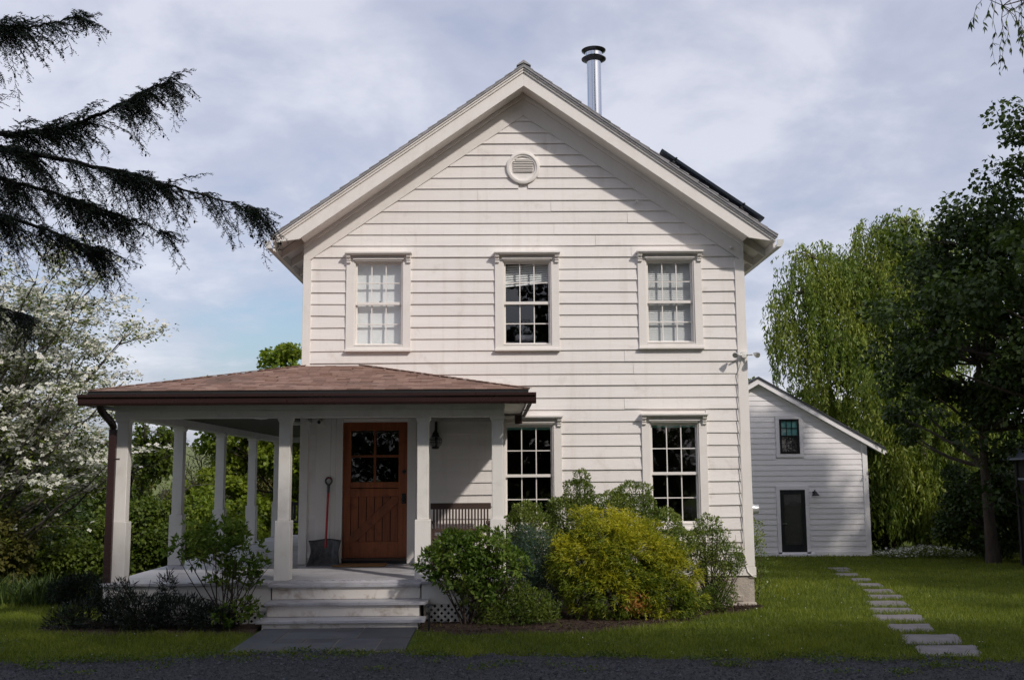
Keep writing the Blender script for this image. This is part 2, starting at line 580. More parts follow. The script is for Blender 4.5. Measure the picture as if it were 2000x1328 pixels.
def array_mesh(name, V, k, mat, parent=None, tint=None, smooth=False):
    """V: (n*k,3) array, every k consecutive vertices make one face"""
    V = np.asarray(V, np.float32)
    c = (V.min(0) + V.max(0)) / 2
    n = len(V) // k
    me = bpy.data.meshes.new(name)
    me.vertices.add(n * k)
    me.vertices.foreach_set('co', (V - c).astype(np.float32).ravel())
    me.loops.add(n * k)
    me.loops.foreach_set('vertex_index', np.arange(n * k, dtype=np.int32))
    me.polygons.add(n)
    me.polygons.foreach_set('loop_start', np.arange(0, n * k, k, dtype=np.int32))
    me.polygons.foreach_set('loop_total', np.full(n, k, np.int32))
    if tint is not None:
        at = me.attributes.new('tint', 'FLOAT', 'POINT')
        at.data.foreach_set('value', np.repeat(np.asarray(tint, np.float32), k))
    me.update(calc_edges=True)
    me.materials.append(MATS[mat])
    return link(name, me, c, parent)


def nrm(a):
    return a / np.maximum(np.linalg.norm(a, axis=1, keepdims=True), 1e-9)


def leaf_quads(P, T, Nn, L, W, fold=.12, mid=.42):
    """leaf-shaped quads: base, one side, tip, other side, bent along the midrib"""
    S = nrm(np.cross(T, Nn))
    Nn = nrm(np.cross(S, T))
    L = np.broadcast_to(np.asarray(L, float).reshape(-1, 1), (len(P), 1))
    W = np.broadcast_to(np.asarray(W, float).reshape(-1, 1), (len(P), 1))
    v = np.empty((len(P), 4, 3))
    v[:, 0] = P
    v[:, 1] = P + T * L * mid + S * W * .5 + Nn * W * fold
    v[:, 2] = P + T * L - Nn * L * .08
    v[:, 3] = P + T * L * mid - S * W * .5 + Nn * W * fold
    return v.reshape(-1, 3)


def rand_dirs(n):
    return nrm(rng.normal(size=(n, 3)))


def zg(x, y):
    """height of the ground"""
    return float(np.interp(y, [-60, -5.3, -3.2, 0, 17, 40, 120], [.25, .2, .185, 0, -.6, -1.2, -2.0]))


def zga(y):
    return np.interp(y, [-60, -5.3, -3.2, 0, 17, 40, 120], [.25, .2, .185, 0, -.6, -1.2, -2.0])


# ------------------------------------------------------------------ the setting
def ground():
    xs = np.concatenate([[-700, -300, -120, -60], np.linspace(-30, 30, 61), [60, 120, 300, 700]])
    ys = np.concatenate([[-400, -150, -60, -30], np.linspace(-20, 40, 121), [60, 90, 150, 300, 700]])
    X, Y = np.meshgrid(xs, ys)
    Z = zga(Y) + .012 * np.sin(X * 1.7 + Y) * np.sin(Y * 1.3 - X * .6) * (np.abs(X) < 31)
    V = np.stack([X, Y, Z], -1).reshape(-1, 3)
    nx = len(xs)
    F = [(j * nx + i, j * nx + i + 1, (j + 1) * nx + i + 1, (j + 1) * nx + i) for j in range(len(ys) - 1) for i in range(nx - 1)]
    me = bpy.data.meshes.new('lawn')
    me.from_pydata(V.tolist(), [], F)
    me.materials.append(MATS['lawn_ground'])
    tag(link('lawn', me, (0, 0, 0)), kind='structure')


ground()


def drive_edge(x):
    return (np.interp(x, [-40, -6, -4.8, -2.7, -.9, 0, 5, 12, 40], [-6.6, -5.62, -5.45, -4.95, -4.95, -5.22, -5.72, -6.5, -9])
            + .07 * np.sin(x * 2.3) + .06 * np.sin(x * 6.1 + 1) + .04 * np.sin(x * 13.3 + 2) + .025 * np.sin(x * 31 + 1.3))


def drive():
    xs = np.linspace(-30, 30, 401)
    e = drive_edge(xs)
    V, F = [], []
    for i, x in enumerate(xs):
        V += [(x, -40, .27), (x, -12, zg(x, -12) + .018), (x, -8, zg(x, -8) + .018), (x, e[i] - .4, zg(x, e[i]) + .018), (x, e[i], zg(x, e[i]) + .006)]
    for i in range(len(xs) - 1):
        for k in range(4):
            F.append((i * 5 + k, (i + 1) * 5 + k, (i + 1) * 5 + k + 1, i * 5 + k + 1))
    me = bpy.data.meshes.new('driveway')
    me.from_pydata(V, [], F)
    me.materials.append(MATS['gravel_ground'])
    tag(link('driveway', me, (0, 0, 0)), kind='structure')
    # loose stones
    n = 30000
    x = rng.uniform(-6.2, 6.2, n)
    y = drive_edge(x) + .2 * rng.normal(0, .5, n) - rng.uniform(0, 1, n) ** 1.2 * 2.3
    s = rng.uniform(.004, .012, n) + (rng.uniform(0, 1, n) < .06) * rng.uniform(.004, .014, n)
    base = np.array([(1, 0, 0), (-1, 0, 0), (0, 1, 0), (0, -1, 0), (0, 0, .8), (0, 0, -.8)])
    tri = np.array([(0, 2, 4), (2, 1, 4), (1, 3, 4), (3, 0, 4)])     # undersides lie in the ground
    a = rng.uniform(0, 6.28, n)
    B = np.repeat(base[None], n, 0) * rng.uniform(.6, 1.3, (n, 6, 1)) * s[:, None, None]
    ca, sa = np.cos(a)[:, None], np.sin(a)[:, None]
    B = np.stack([B[..., 0] * ca - B[..., 1] * sa, B[..., 0] * sa + B[..., 1] * ca, B[..., 2]], -1)
    C = np.stack([x, y, zga(y) + .018 + s * .25], -1)
    V = (B + C[:, None])[:, tri].reshape(-1, 3)
    o = array_mesh('gravel', V, 3, 'gravel_stone', None, np.repeat(rng.uniform(0, 1, n) ** 2, 4))
    tag(o, 'loose grey gravel stones of the driveway', 'gravel', kind='stuff')


drive()


def bed_front(x):
    """front edge of the planting bed before the house"""
    return np.interp(x, [-.93, -.3, .6, 1.6, 2.4, 2.9, 3.4, 3.95], [-3.55, -3.75, -3.72, -3.45, -2.7, -1.6, -1.0, -.35]) + .06 * np.sin(x * 5)


def bed():
    xs = np.linspace(-.9, 3.95, 70)
    V, F = [], []
    for x in xs:
        e = float(bed_front(x))
        for t in np.linspace(0, 1, 6):
            y = e * (1 - t) + .1 * t
            V.append((x, y, zg(x, y) + .004 + .035 * math.sin(min(1, t * 3) * 1.57)))
    for i in range(len(xs) - 1):
        for k in range(5):
            F.append((i * 6 + k, (i + 1) * 6 + k, (i + 1) * 6 + k + 1, i * 6 + k + 1))
    me = bpy.data.meshes.new('garden_bed')
    me.from_pydata(V, [], F)
    me.materials.append(MATS['mulch'])
    tag(link('garden_bed', me, (0, 0, 0)), kind='structure')
    xs = np.linspace(-5.5, -2.8, 40)
    V, F = [], []
    for x in xs:
        e = -3.55 + .08 * math.sin(x * 4) + max(0, (-4.6 - x)) * .5
        for t in np.linspace(0, 1, 6):
            y = e * (1 - t) - 2.5 * t
            V.append((x, y, zg(x, y) + .004 + .03 * math.sin(min(1, t * 3) * 1.57)))
    for i in range(len(xs) - 1):
        for k in range(5):
            F.append((i * 6 + k, (i + 1) * 6 + k, (i + 1) * 6 + k + 1, i * 6 + k + 1))
    me = bpy.data.meshes.new('garden_bed')
    me.from_pydata(V, [], F)
    me.materials.append(MATS['mulch'])
    tag(link('garden_bed', me, (0, 0, 0)), kind='structure')
    n = 5000
    x = rng.uniform(-.85, 3.9, n)
    y = bed_front(x) * (1 - rng.uniform(0, 1, n) ** 1.5 * .6) + .05
    T = rand_dirs(n)
    T[:, 2] *= .25
    T = nrm(T)
    Nn = np.tile([0, 0, 1.], (n, 1)) + rng.normal(0, .4, (n, 3))
    V = leaf_quads(np.stack([x, y, zga(y) + .045], -1), T, Nn, rng.uniform(.02, .07, n), rng.uniform(.006, .018, n))
    tag(array_mesh('mulch_chips', V, 4, 'mulch', None, rng.uniform(0, 1, n)), 'brown bark chips and twigs on the planting bed', 'mulch', kind='stuff')


bed()


def hill():
    V, F = [], []
    xs = np.linspace(-420, 420, 81)
    for x in xs:
        h = 9.0 + 2.2 * math.sin(x * .018 + 1) + 1.2 * math.sin(x * .05)
        for y, t in ((110, -.3), (140, .35), (175, .8), (230, 1.0), (400, .9)):
            V.append((x, y, -2.5 + (h + 2.5) * t + .5 * math.sin(x * .11 + y)))
    for i in range(80):
        for k in range(4):
            F.append((i * 5 + k, (i + 1) * 5 + k, (i + 1) * 5 + k + 1, i * 5 + k + 1))
    me = bpy.data.meshes.new('hill')
    me.from_pydata(V, [], F)
    me.materials.append(MATS['hill_green'])
    tag(link('hill', me, (0, 0, 0)), kind='structure')


hill()

# bluestone paving before the steps
PAVE = [(-2.75, -2.40, -4.3, -3.2), (-2.40, -1.85, -3.5, -3.2), (-1.85, -1.55, -3.5, -3.2), (-2.40, -1.55, -4.0, -3.5),
        (-1.55, -.93, -4.0, -3.2), (-2.40, -2.08, -4.3, -4.0), (-2.08, -1.72, -4.3, -4.0), (-2.75, -1.72, -4.85, -4.3),
        (-1.72, -1.25, -4.85, -4.0), (-1.25, -.93, -4.8, -4.0)]
pv = box('paving', -2.74, -.94, -4.84, -3.15, .10, .203, 'joint_sand')
tag(pv, kind='structure')
for x0, x1, y0, y1 in PAVE:
    box('paving_slab', x0 + .007, x1 - .007, y0 + .007, y1 - .007, .15, .212 + random.uniform(-.003, .003), 'bluestone', pv, .004)

# stepping stones
STONES = [(1040, 1640, 812, 903), (925, 1470, 712, 797), (795, 1230, 620, 690), (670, 1150, 540, 608), (640, 1070, 480, 525),
          (620, 1005, 418, 465), (625, 980, 366, 400), (590, 895, 316, 350), (540, 800, 265, 297), (470, 700, 222, 248),
          (345, 590, 178, 200), (350, 520, 150, 165), (275, 520, 128, 148)]


def on_ground(px, py):
    d = FW * CAM_F + RT2 * (px - 1000) + UP2 * (664 - py)
    z = 0
    for _ in range(30):
        P = Vector((0, -CAM_D, CAM_H)) + d * ((z - CAM_H) / d.z)
        z = zg(P.x, P.y)
    return P


STONE_POLY = []
ORD = ['first', 'second', 'third', 'fourth', 'fifth', 'sixth', 'seventh', 'eighth', 'ninth', 'tenth', 'eleventh', 'twelfth', 'thirteenth']
for i, (l, r, t, b) in enumerate(STONES):
    q = [on_ground(1550 + x / 4.444, 1080 + y / 4.444) for x, y in ((l + 60, b), (r, b), (r - 50, t), (l, t))]
    rs = random.Random(i)
    poly = []
    for k in range(4):
        a, bb = q[k], q[(k + 1) % 4]
        for s in (.06, .35, .65, .94):
            p = a.lerp(bb, s)
            poly.append((p.x + rs.uniform(-.02, .02), p.y + rs.uniform(-.035, .035)))
    cx = sum(p[0] for p in poly) / 16
    cy = sum(p[1] for p in poly) / 16
    z = zg(cx, cy)
    sl = (zg(cx, cy + .3) - zg(cx, cy - .3)) / .6
    n = 16
    V = [(x, y, z - .05 + sl * (y - cy)) for x, y in poly] + [(x, y, z + .016 + sl * (y - cy)) for x, y in poly]
    F = [tuple(range(n - 1, -1, -1)), tuple(range(n, 2 * n))] + [(k, (k + 1) % n, (k + 1) % n + n, k + n) for k in range(n)]
    st = MB().add(V, F).build('stepping_stone', 'stepping_stone', None, .008)
    near = {0: ', nearest the gravel drive', 12: ', nearest the white annex'}.get(i, ' from the gravel drive')
    tag(st, 'flat grey stepping stone in the lawn, %s%s' % (ORD[i] if i < 12 else 'last', near), 'stepping stone', 'stepping stones to the annex')
    STONE_POLY.append((min(p[0] for p in poly), max(p[0] for p in poly), min(p[1] for p in poly), max(p[1] for p in poly), poly))

# ------------------------------------------------------------------ farmhouse
XL, XR, XC, SL = -2.925, 3.875, .475, .705
HD = 9.0                                   # depth of the house
house = empty('farmhouse', (XC, 0, 0), 'white two-storey clapboard farmhouse with steep gable and round gable vent', 'house')

WINS = [(-1.783, 5.25, 4.625, 4.00, 'blind'), (.512, 5.25, 4.625, 4.00, 'half'), (2.73, 5.26, 4.635, 4.02, 'slats'),
        (.52, 2.715, 1.975, 1.27, 'dark'), (2.735, 2.735, 1.995, 1.27, 'dark')]
HW = .375


def rake(x, apex):
    return apex - SL * abs(x - XC)


# wall core with openings: columns between openings, from the plate up to the gable
def core():
    holes = [(w[0] - HW, w[0] + HW, w[3] - .035, w[1] + .03) for w in WINS]
    holes.append((-2.30, -1.32, .70, 2.80))
    xs = sorted({XL + .002, XR - .002, XC} | {h[0] for h in holes} | {h[1] for h in holes})
    mb = MB()
    for a, b in zip(xs[:-1], xs[1:]):
        hs = sorted([(h[2], h[3]) for h in holes if h[0] <= a + 1e-6 and h[1] >= b - 1e-6])
        z = .45
        for h0, h1 in hs:
            mb.box(a, b, 0, .15, z, h0)
            z = h1
        mb.prism([(a, z), (b, z), (b, rake(b, 7.99)), (a, rake(a, 7.99))], 0, .15)
    mb.build('wall', 'trim_paint', house)
    mb = MB().box(XL + .002, XL + .15, .15, HD, .45, 5.58).box(XR - .15, XR - .002, .15, HD, .45, 5.58)
    mb.prism([(XL + .002, .45), (XR - .002, .45), (XR - .002, rake(XR, 7.99)), (XC, 7.99), (XL + .002, rake(XL, 7.99))], HD - .15, HD)
    mb.build('wall', 'trim_paint', house)
    # floors and partitions inside, so the rooms behind the glass are real and dark
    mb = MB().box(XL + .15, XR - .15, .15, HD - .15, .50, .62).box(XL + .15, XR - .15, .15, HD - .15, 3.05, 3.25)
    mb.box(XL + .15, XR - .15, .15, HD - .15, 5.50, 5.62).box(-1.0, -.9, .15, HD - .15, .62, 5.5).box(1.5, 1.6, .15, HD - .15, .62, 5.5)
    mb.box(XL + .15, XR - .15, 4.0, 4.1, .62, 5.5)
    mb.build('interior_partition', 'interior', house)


core()

# clapboards, one by one
ROW0, ROWH = 5.342, .1822
blocks = [(w[0] - .497, w[0] + .497, w[3] - .125, w[1] + .16) for w in WINS] + [(-2.70, -1.19, .687, 2.95)]
VENT = (.466, 6.77, .262)
rb = random.Random(3)
for k in range(-26, 13):
    z0 = ROW0 + ROWH * k + rb.uniform(-.004, .004)
    z1 = z0 + ROWH + .012
    zt = z1
    if z0 < 5.33:
        l0, r0 = -2.822, 3.747
        l1, r1 = l0, r0
    else:
        l0, r0 = .487 - (7.633 - z0) / .70, .487 + (7.633 - z0) / .70
        l1, r1 = .487 - max(0.02, 7.633 - z1) / .70, .487 + max(.02, 7.633 - z1) / .70
    l0, l1 = max(l0, -2.822), max(l1, -2.822)
    r0, r1 = min(r0, 3.747), min(r1, 3.747)
    cuts = [(b[0], b[1]) for b in blocks if b[2] < z0 + ROWH * .5 < b[3]]
    dz = abs(z0 + ROWH / 2 - VENT[1])
    if dz < VENT[2]:
        hwid = math.sqrt(VENT[2] ** 2 - dz ** 2) - .03
        cuts.append((VENT[0] - hwid, VENT[0] + hwid))
    segs, x = [], l0
    for a, b in sorted(cuts):
        if a > x + .02:
            segs.append((x, a))
        x = max(x, b)
    if r0 > x + .02:
        segs.append((x, r0))
    pieces = []
    for a, b in segs:
        if b - a > 1.9 and rb.random() < .8:
            j = rb.uniform(a + .8, b - .8)
            pieces += [(a, j - .002), (j + .002, b)]
        else:
            pieces.append((a, b))
    for a, b in pieces:
        ta = l1 if abs(a - l0) < 1e-6 else a
        tb = r1 if abs(b - r0) < 1e-6 else b
        d1, d2 = rb.uniform(-.005, .005), rb.uniform(-.005, .005)
        t = rb.uniform(-.003, .004)
        V = [(a, -.0295 - t, z0 + d1), (b, -.0295 - t, z0 + d2), (b, .002, z0 + d2), (a, .002, z0 + d1),
             (ta, -.009, zt), (tb, -.009, zt), (tb, .002, zt), (ta, .002, zt)]
        F = [(3, 2, 1, 0), (4, 5, 6, 7), (0, 1, 5, 4), (1, 2, 6, 5), (2, 3, 7, 6), (3, 0, 4, 7)]
        MB().add(V, F).build('clapboard', 'white_paint', house)
# courses on the side walls, out of the picture
mb = MB()
for k in range(-26, 1):
    z0 = ROW0 + ROWH * k
    for xw, s in ((XL, -1), (XR, 1)):
        mb.add([(xw + s * .03, .06, z0), (xw + s * .03, HD, z0), (xw, HD, z0), (xw, .06, z0), (xw + s * .008, .06, z0 + ROWH), (xw + s * .008, HD, z0 + ROWH), (xw, HD, z0 + ROWH), (xw, .06, z0 + ROWH)],
               [(3, 2, 1, 0), (4, 5, 6, 7), (0, 1, 5, 4), (1, 2, 6, 5), (2, 3, 7, 6), (3, 0, 4, 7)])
tag(mb.build('side_siding', 'white_paint', house), kind='stuff')

box('corner_board', XL - .02, -2.82, -.042, .06, .69, 5.30, 'trim_paint', house, .004)
box('corner_board', 3.747, XR + .02, -.042, .06, .602, 5.30, 'trim_paint', house, .004)
box('skirt_board', .28, XR + .035, -.05, .06, .472, .598, 'trim_paint', house, .004)
# frieze boards along the gable
for s in (-1, 1):
    xe = XL - .018 if s < 0 else XR + .018
    lo = lambda x: 7.64 - .70 * abs(x - .487)
    poly = [(XC, lo(XC) - .01), (xe, max(5.302, lo(xe))), (xe, rake(xe, 8.0)), (XC, 8.0)]
    if lo(xe) < 5.302:
        xk = .487 + s * (7.64 - 5.302) / .70
        poly.insert(1, (xk, 5.302))
    MB().prism(poly, -.036, .001).build('frieze_board', 'trim_paint', house, .003)
    MB().prism([(XC, 7.90), (xe, rake(xe, 7.90)), (xe, rake(xe, 7.975)), (XC, 7.975)], -.075, -.0365).build('bed_moulding', 'trim_paint', house, .008)
    # rake: soffit, fascia, crown, and the eave behind it
    xo = -3.34 if s < 0 else 4.29
    MB().prism([(XC, 7.978), (xe - s * .02, rake(xe, 7.978)), (xe - s * .02, rake(xe, 8.02)), (XC, 8.02)], -.40, .0).build('soffit_board', 'trim_paint', house)
    zl = rake(xe, 7.955)
    MB().prism([(XC, 7.955), (xe, zl), (xo, zl - .06), (xo, max(rake(xo, 8.165), zl - .045)), (XC, 8.165)], -.44, -.402).build('rake_board', 'trim_paint', house, .004)
    MB().prism([(XC, 8.168), (xo, rake(xo, 8.168)), (xo, rake(xo, 8.205)), (XC, 8.205)], -.462, -.40).build('rake_moulding', 'trim_paint', house, .006)
    MB().prism([(XC, 8.207), (xo, rake(xo, 8.207)), (xo, rake(xo, 8.238)), (XC, 8.238)], -.482, -.40).build('rake_moulding', 'trim_paint', house, .006)
    # roof slab with courses
    rf = MB().prism([(XC, 8.24), (xo + s * .02, rake(xo + s * .02, 8.24)), (xo + s * .02, rake(xo + s * .02, 8.275)), (XC, 8.275)], -.50, HD + .4).build('roof', 'roof_grey', house)
    mb = MB()
    q = 26
    for i in range(q):
        xa = XC + (xo + s * .03 - XC) * i / q
        xb = XC + (xo + s * .03 - XC) * (i + 1) / q
        yy = -.505 + random.uniform(-.006, .006)
        mb.prism([(xa, rake(xa, 8.277)), (xb, rake(xb, 8.277)), (xb, rake(xb, 8.300)), (xa, rake(xa, 8.284))], yy, HD + .4)
    tag(mb.build('roof_courses', 'roof_grey', rf), kind='stuff')
    # open eave: sheathing, rafter tails, fascia, gutter
    xw = XL if s < 0 else XR
    MB().prism([(xw, rake(xw, 8.18)), (xo, rake(xo, 8.18)), (xo, rake(xo, 8.235)), (xw, rake(xw, 8.235))], -.40, HD).build('eave_sheathing', 'trim_paint', house)
    for j in range(12):
        y0 = .12 + j * .74
        MB().prism([(xw, rake(xw, 8.03)), (xo - s * .03, rake(xo, 8.07)), (xo - s * .03, rake(xo, 8.178)), (xw, rake(xw, 8.178))], y0, y0 + .05).build('rafter', 'trim_paint', house)
    zf_ = rake(xo, 8.18)
    box('eave_fascia', min(xo, xo - s * .025), max(xo, xo - s * .025), -.398, HD, zf_ - .12, zf_, 'trim_paint', house)
    g = [(xo + s * .002, zf_ - .10), (xo + s * .075, zf_ - .10), (xo + s * .105, zf_ - .03), (xo + s * .105, zf_ + .012), (xo + s * .098, zf_ + .012), (xo + s * .095, zf_ - .025), (xo + s * .07, zf_ - .092), (xo + s * .008, zf_ - .092)]
    gt = MB().prism(g, -.50, HD).build('gutter', 'gutter_white', house)
    MB().prism([(xo + s * .002, zf_ - .101), (xo + s * .076, zf_ - .101), (xo + s * .107, zf_ - .03), (xo + s * .107, zf_ + .012), (xo + s * .002, zf_ + .012)], -.508, -.50).build('gutter_end', 'gutter_white', gt)
MB().prism([(XC, 8.345), (XC - .11, 8.262), (XC - .11, 8.25), (XC, 8.30), (XC + .11, 8.25), (XC + .11, 8.262)], -.515, HD + .4).build('ridge_cap', 'roof_grey', house)

# stone foundation
fd = MB()
fd.box(.26, XR + .005, -.02, .3, -.25, .468)
fd.box(XR - .3, XR + .005, .3, HD, -.9, .468)
fo = fd.build('foundation', 'stucco_stone', house)
for x0, x1, z0, z1, d in ((3.62, 3.90, -.10, .085, .05), (3.36, 3.61, -.08, .06, .035), (3.12, 3.35, -.06, .07, .04), (2.9, 3.11, -.06, .05, .03), (3.40, 3.72, .09, .19, .015)):
    MB().box(x0, x1, -.02 - d, .1, z0, z1).build('foundation_stone', 'stucco_stone', fo, .02, seg=3)


# windows
def window(xc, zt, zm, zb, kind):
    hood_top = zt + .165
    mb = MB()
    yo = -.047
    for s in (-1, 1):
        a, b = sorted((xc + s * HW, xc + s * .497))
        mb.box(a, b, yo, .0, zb - .095, zt + .03)
    mb.box(xc - .497, xc + .497, yo, .0, zt + .0305, hood_top - .03)
    mb.box(xc - HW, xc + HW, yo, .0, zb - .095, zb - .04)
    wi = mb.build('window', 'trim_paint', house, .003)
    # jamb lining
    mb = MB()
    for s in (-1, 1):
        a, b = sorted((xc + s * (HW - .018), xc + s * (HW - .001)))
        mb.box(a, b, -.03, .148, zb - .034, zt + .028)
    mb.box(xc - HW + .0185, xc + HW - .0185, -.03, .148, zt + .012, zt + .028)
    mb.box(xc - HW + .0185, xc + HW - .0185, -.05, .148, zb - .0345, zb - .022)
    mb.build('jamb', 'trim_paint', wi)
    # sill
    box('sill', xc - .505, xc + .505, -.085, -.002, zb - .128, zb - .0955, 'trim_paint', wi, .004)
    # hood with brackets and mouldings
    mb = MB().box(xc - .515, xc + .515, -.155, -.001, hood_top - .0295, hood_top)
    mb.box(xc - .50, xc + .50, -.14, -.048, hood_top - .045, hood_top - .030)
    mb.build('hood', 'trim_paint', wi, .004)
    mb = MB().box(xc - .39, xc + .39, -.085, -.0475, zt + .052, zt + .07).box(xc - .36, xc + .36, -.066, -.0475, zt + .03, zt + .0515)
    mb.build('head_moulding', 'trim_paint', wi, .004)
    for s in (-1, 1):
        x = xc + s * .462
        mb = MB().prism([(-.048, hood_top - .165), (-.075, hood_top - .165), (-.078, hood_top - .145), (-.065, hood_top - .135), (-.085, hood_top - .125), (-.088, hood_top - .11), (-.078, hood_top - .10),
                         (-.115, hood_top - .082), (-.128, hood_top - .0455), (-.048, hood_top - .0455)], x - .032, x + .032, 'x')
        mb.build('bracket', 'trim_paint', wi, .003)
    # sashes: upper one outside, lower one behind it
    gw = HW - .018
    for nm, z0, z1, y0 in (('upper_sash', zm - .022, zt + .012, .012), ('lower_sash', zb - .022, zm + .02, .05)):
        t = .026
        y1 = y0 + .034
        top = .02 if nm == 'upper_sash' else .035
        bot = .045 if nm == 'upper_sash' else .03
        mb = MB()
        mb.box(xc - gw, xc - gw + t, y0, y1, z0, z1).box(xc + gw - t, xc + gw, y0, y1, z0, z1)
        mb.box(xc - gw + t, xc + gw - t, y0, y1, z0, z0 + bot).box(xc - gw + t, xc + gw - t, y0, y1, z1 - top, z1)
        mb.build(nm, 'trim_paint', wi, .003)
        xa, xb, za, zb_ = xc - gw + t, xc + gw - t, z0 + bot, z1 - top
        mw = .015
        for i in (1, 2):
            xm = xa + (xb - xa) * i / 3
            box('muntin', xm - mw / 2, xm + mw / 2, y0 + .004, y1 - .004, za, zb_, 'trim_paint', wi)
        zc = (za + zb_) / 2
        for i in range(3):
            x0, x1 = xa + (xb - xa) * i / 3 + (mw / 2 if i else 0), xa + (xb - xa) * (i + 1) / 3 - (mw / 2 if i < 2 else 0)
            box('muntin', x0, x1, y0 + .005, y1 - .005, zc - mw / 2, zc + mw / 2, 'trim_paint', wi)
            for p, q in ((za, zc - mw / 2), (zc + mw / 2, zb_)):
                dy = random.uniform(-.0012, .0012)
                MB().add([(x0, y0 + .017 + dy, p), (x1, y0 + .017 - dy, p), (x1, y0 + .017 - dy, q), (x0, y0 + .017 + dy, q)], [(0, 1, 2, 3)]).build('pane', 'glass', wi)
    MB().lathe([(0, .045), (.018, .042), (.018, .035), (0, .034)], xc + .02, 0, 10, 'y', zm + .026).build('sash_lock', 'black_metal', wi)
    if kind == 'blind':
        box('roller_blind', xc - gw + .005, xc + gw - .005, .125, .128, zb - .02, zt + .01, 'blind_white', wi)
    elif kind == 'slats':
        mb = MB()
        z = zb - .015
        while z < zt:
            mb.add([(xc - gw + .008, .118, z), (xc + gw - .008, .118, z), (xc + gw - .008, .134, z + .034), (xc - gw + .008, .134, z + .034)], [(0, 1, 2, 3)])
            z += .031
        tag(mb.build('blind_slats', 'blind_white', wi), kind='stuff')
    elif kind == 'half':
        mb = MB()
        n = 9
        for i in range(n):
            z = zt - i * .036
            tl = -.018 - .002 * i
            mb.add([(xc - gw + .01, .118, z - .034 + tl), (xc + gw - .01, .118, z - .034 - tl), (xc + gw - .01, .134, z - tl), (xc - gw + .01, .134, z + tl)], [(0, 1, 2, 3)])
        tag(mb.build('blind_slats', 'blind_white', wi), kind='stuff')
    else:
        box('rolled_shade', xc - gw + .005, xc + gw - .005, .12, .15, zt - .04, zt + .01, 'blind_teal', wi)
    return wi


for wv in WINS:
    wi = window(*wv)
    wi['label'] = {'blind': 'window with white roller blind fully down', 'half': 'window with a crooked half raised white blind', 'slats': 'window with closed white slatted blind',
                   'dark': 'tall dark ground floor window with twelve panes'}[wv[4]]

# round gable vent
vx, vz, vr = VENT
gv = MB().lathe([(vr, .0), (vr, -.052), (vr - .012, -.06), (vr - .045, -.06), (vr - .055, -.045), (vr - .075, -.042), (vr - .078, -.02), (0, -.018)], vx, 0, 48, 'y', vz).build('gable_vent', 'trim_paint', house, 0, True)
box('vent_shade_plate', .316, .623, -.0215, -.019, vz - .055, vz + .125, 'interior', gv)  # dark plate standing in for the shaded opening behind the slats
for i in range(8):
    z = vz - .062 + i * .027
    hw_ = .156 if z < vz + .11 else .12
    MB().add([(vx - hw_ + .003, -.046, z), (vx + hw_ + .003, -.046, z), (vx + hw_ + .003, -.022, z + .022), (vx - hw_ + .003, -.022, z + .022),
              (vx - hw_ + .003, -.043, z - .004), (vx + hw_ + .003, -.043, z - .004), (vx + hw_ + .003, -.022, z + .015), (vx - hw_ + .003, -.022, z + .015)],
             [(0, 1, 2, 3), (7, 6, 5, 4), (0, 4, 5, 1), (2, 6, 7, 3), (0, 3, 7, 4), (1, 5, 6, 2)]).build('slat', 'trim_paint', gv)

# door, its casing and the flat boards beside it
ZF = .687
for a, b in ((-2.70, -2.48), (-2.477, -2.40)):
    box('wall_panel', a, b, -.03, .0, ZF + .004, 2.95, 'trim_paint', house, .003)
mb = MB().box(-2.397, -2.298, -.045, .0, ZF + .004, 2.84).box(-1.322, -1.19, -.045, .0, ZF + .004, 2.84).box(-2.397, -1.19, -.045, .0, 2.8405, 2.95)
mb.build('door_casing', 'trim_paint', house, .004)
DX0, DX1, DZ0, DZ1 = -2.294, -1.325, .775, 2.797
door = MB()
S = .115
zs = DZ1 - .80 - .19                      # the dutch split line
fr = [(DX0, DX0 + S, DZ0, DZ1), (DX1 - S - .02, DX1, DZ0, DZ1)]
for a, b, c, d in fr:
    door.box(a, b, .03, .08, c, d)
xa, xb = DX0 + S, DX1 - S - .02
door.box(xa, xb, .03, .08, DZ1 - .125, DZ1)                  # top rail
door.box(xa, xb, .03, .08, zs + .006, zs + .09)              # rail under the glass
door.box(xa, xb, .03, .08, zs - .125, zs - .006)             # top rail of the lower leaf
door.box(xa, xb, .03, .08, DZ0, DZ0 + .235)                  # bottom rail
dr = door.build('front_door', 'door_wood', house, .004)
dr['label'] = 'red brown wooden dutch door with four panes and a diagonal brace'
box('door_core', DX0 + .01, DX1 - .01, .0555, .074, DZ0 + .01, DZ1 - .99, 'door_dark_groove', dr)
gz0, gz1 = zs + .09, DZ1 - .125
xm, zm = (xa + xb) / 2, gz0 + (gz1 - gz0) * .5
box('glazing_bar', xm - .018, xm + .018, .036, .074, gz0, gz1, 'door_wood', dr)
box('glazing_bar', xa, xm - .0185, .037, .073, zm - .018, zm + .018, 'door_wood', dr)
box('glazing_bar', xm + .0185, xb, .037, .073, zm - .018, zm + .018, 'door_wood', dr)
for x0, x1 in ((xa, xm - .018), (xm + .018, xb)):
    for z0, z1 in ((gz0, zm - .018), (zm + .018, gz1)):
        MB().add([(x0, .056, z0), (x1, .056, z0), (x1, .056, z1), (x0, .056, z1)], [(0, 1, 2, 3)]).build('pane', 'glass_dark', dr)
pz0, pz1 = DZ0 + .235, zs - .125
for i in range(6):
    x0, x1 = xa + (xb - xa) * i / 6, xa + (xb - xa) * (i + 1) / 6
    box('plank', x0 + .006, x1 - .006, .044, .054, pz0 + .001, pz1 - .001, 'door_wood', dr, .003)
w2 = .085
MB().prism([(xa, pz0), (xa + w2, pz0), (xb, pz1 - w2 * 1.1), (xb, pz1), (xb - w2, pz1), (xa, pz0 + w2 * 1.1)], .022, .0435).build('brace', 'door_wood', dr, .003)
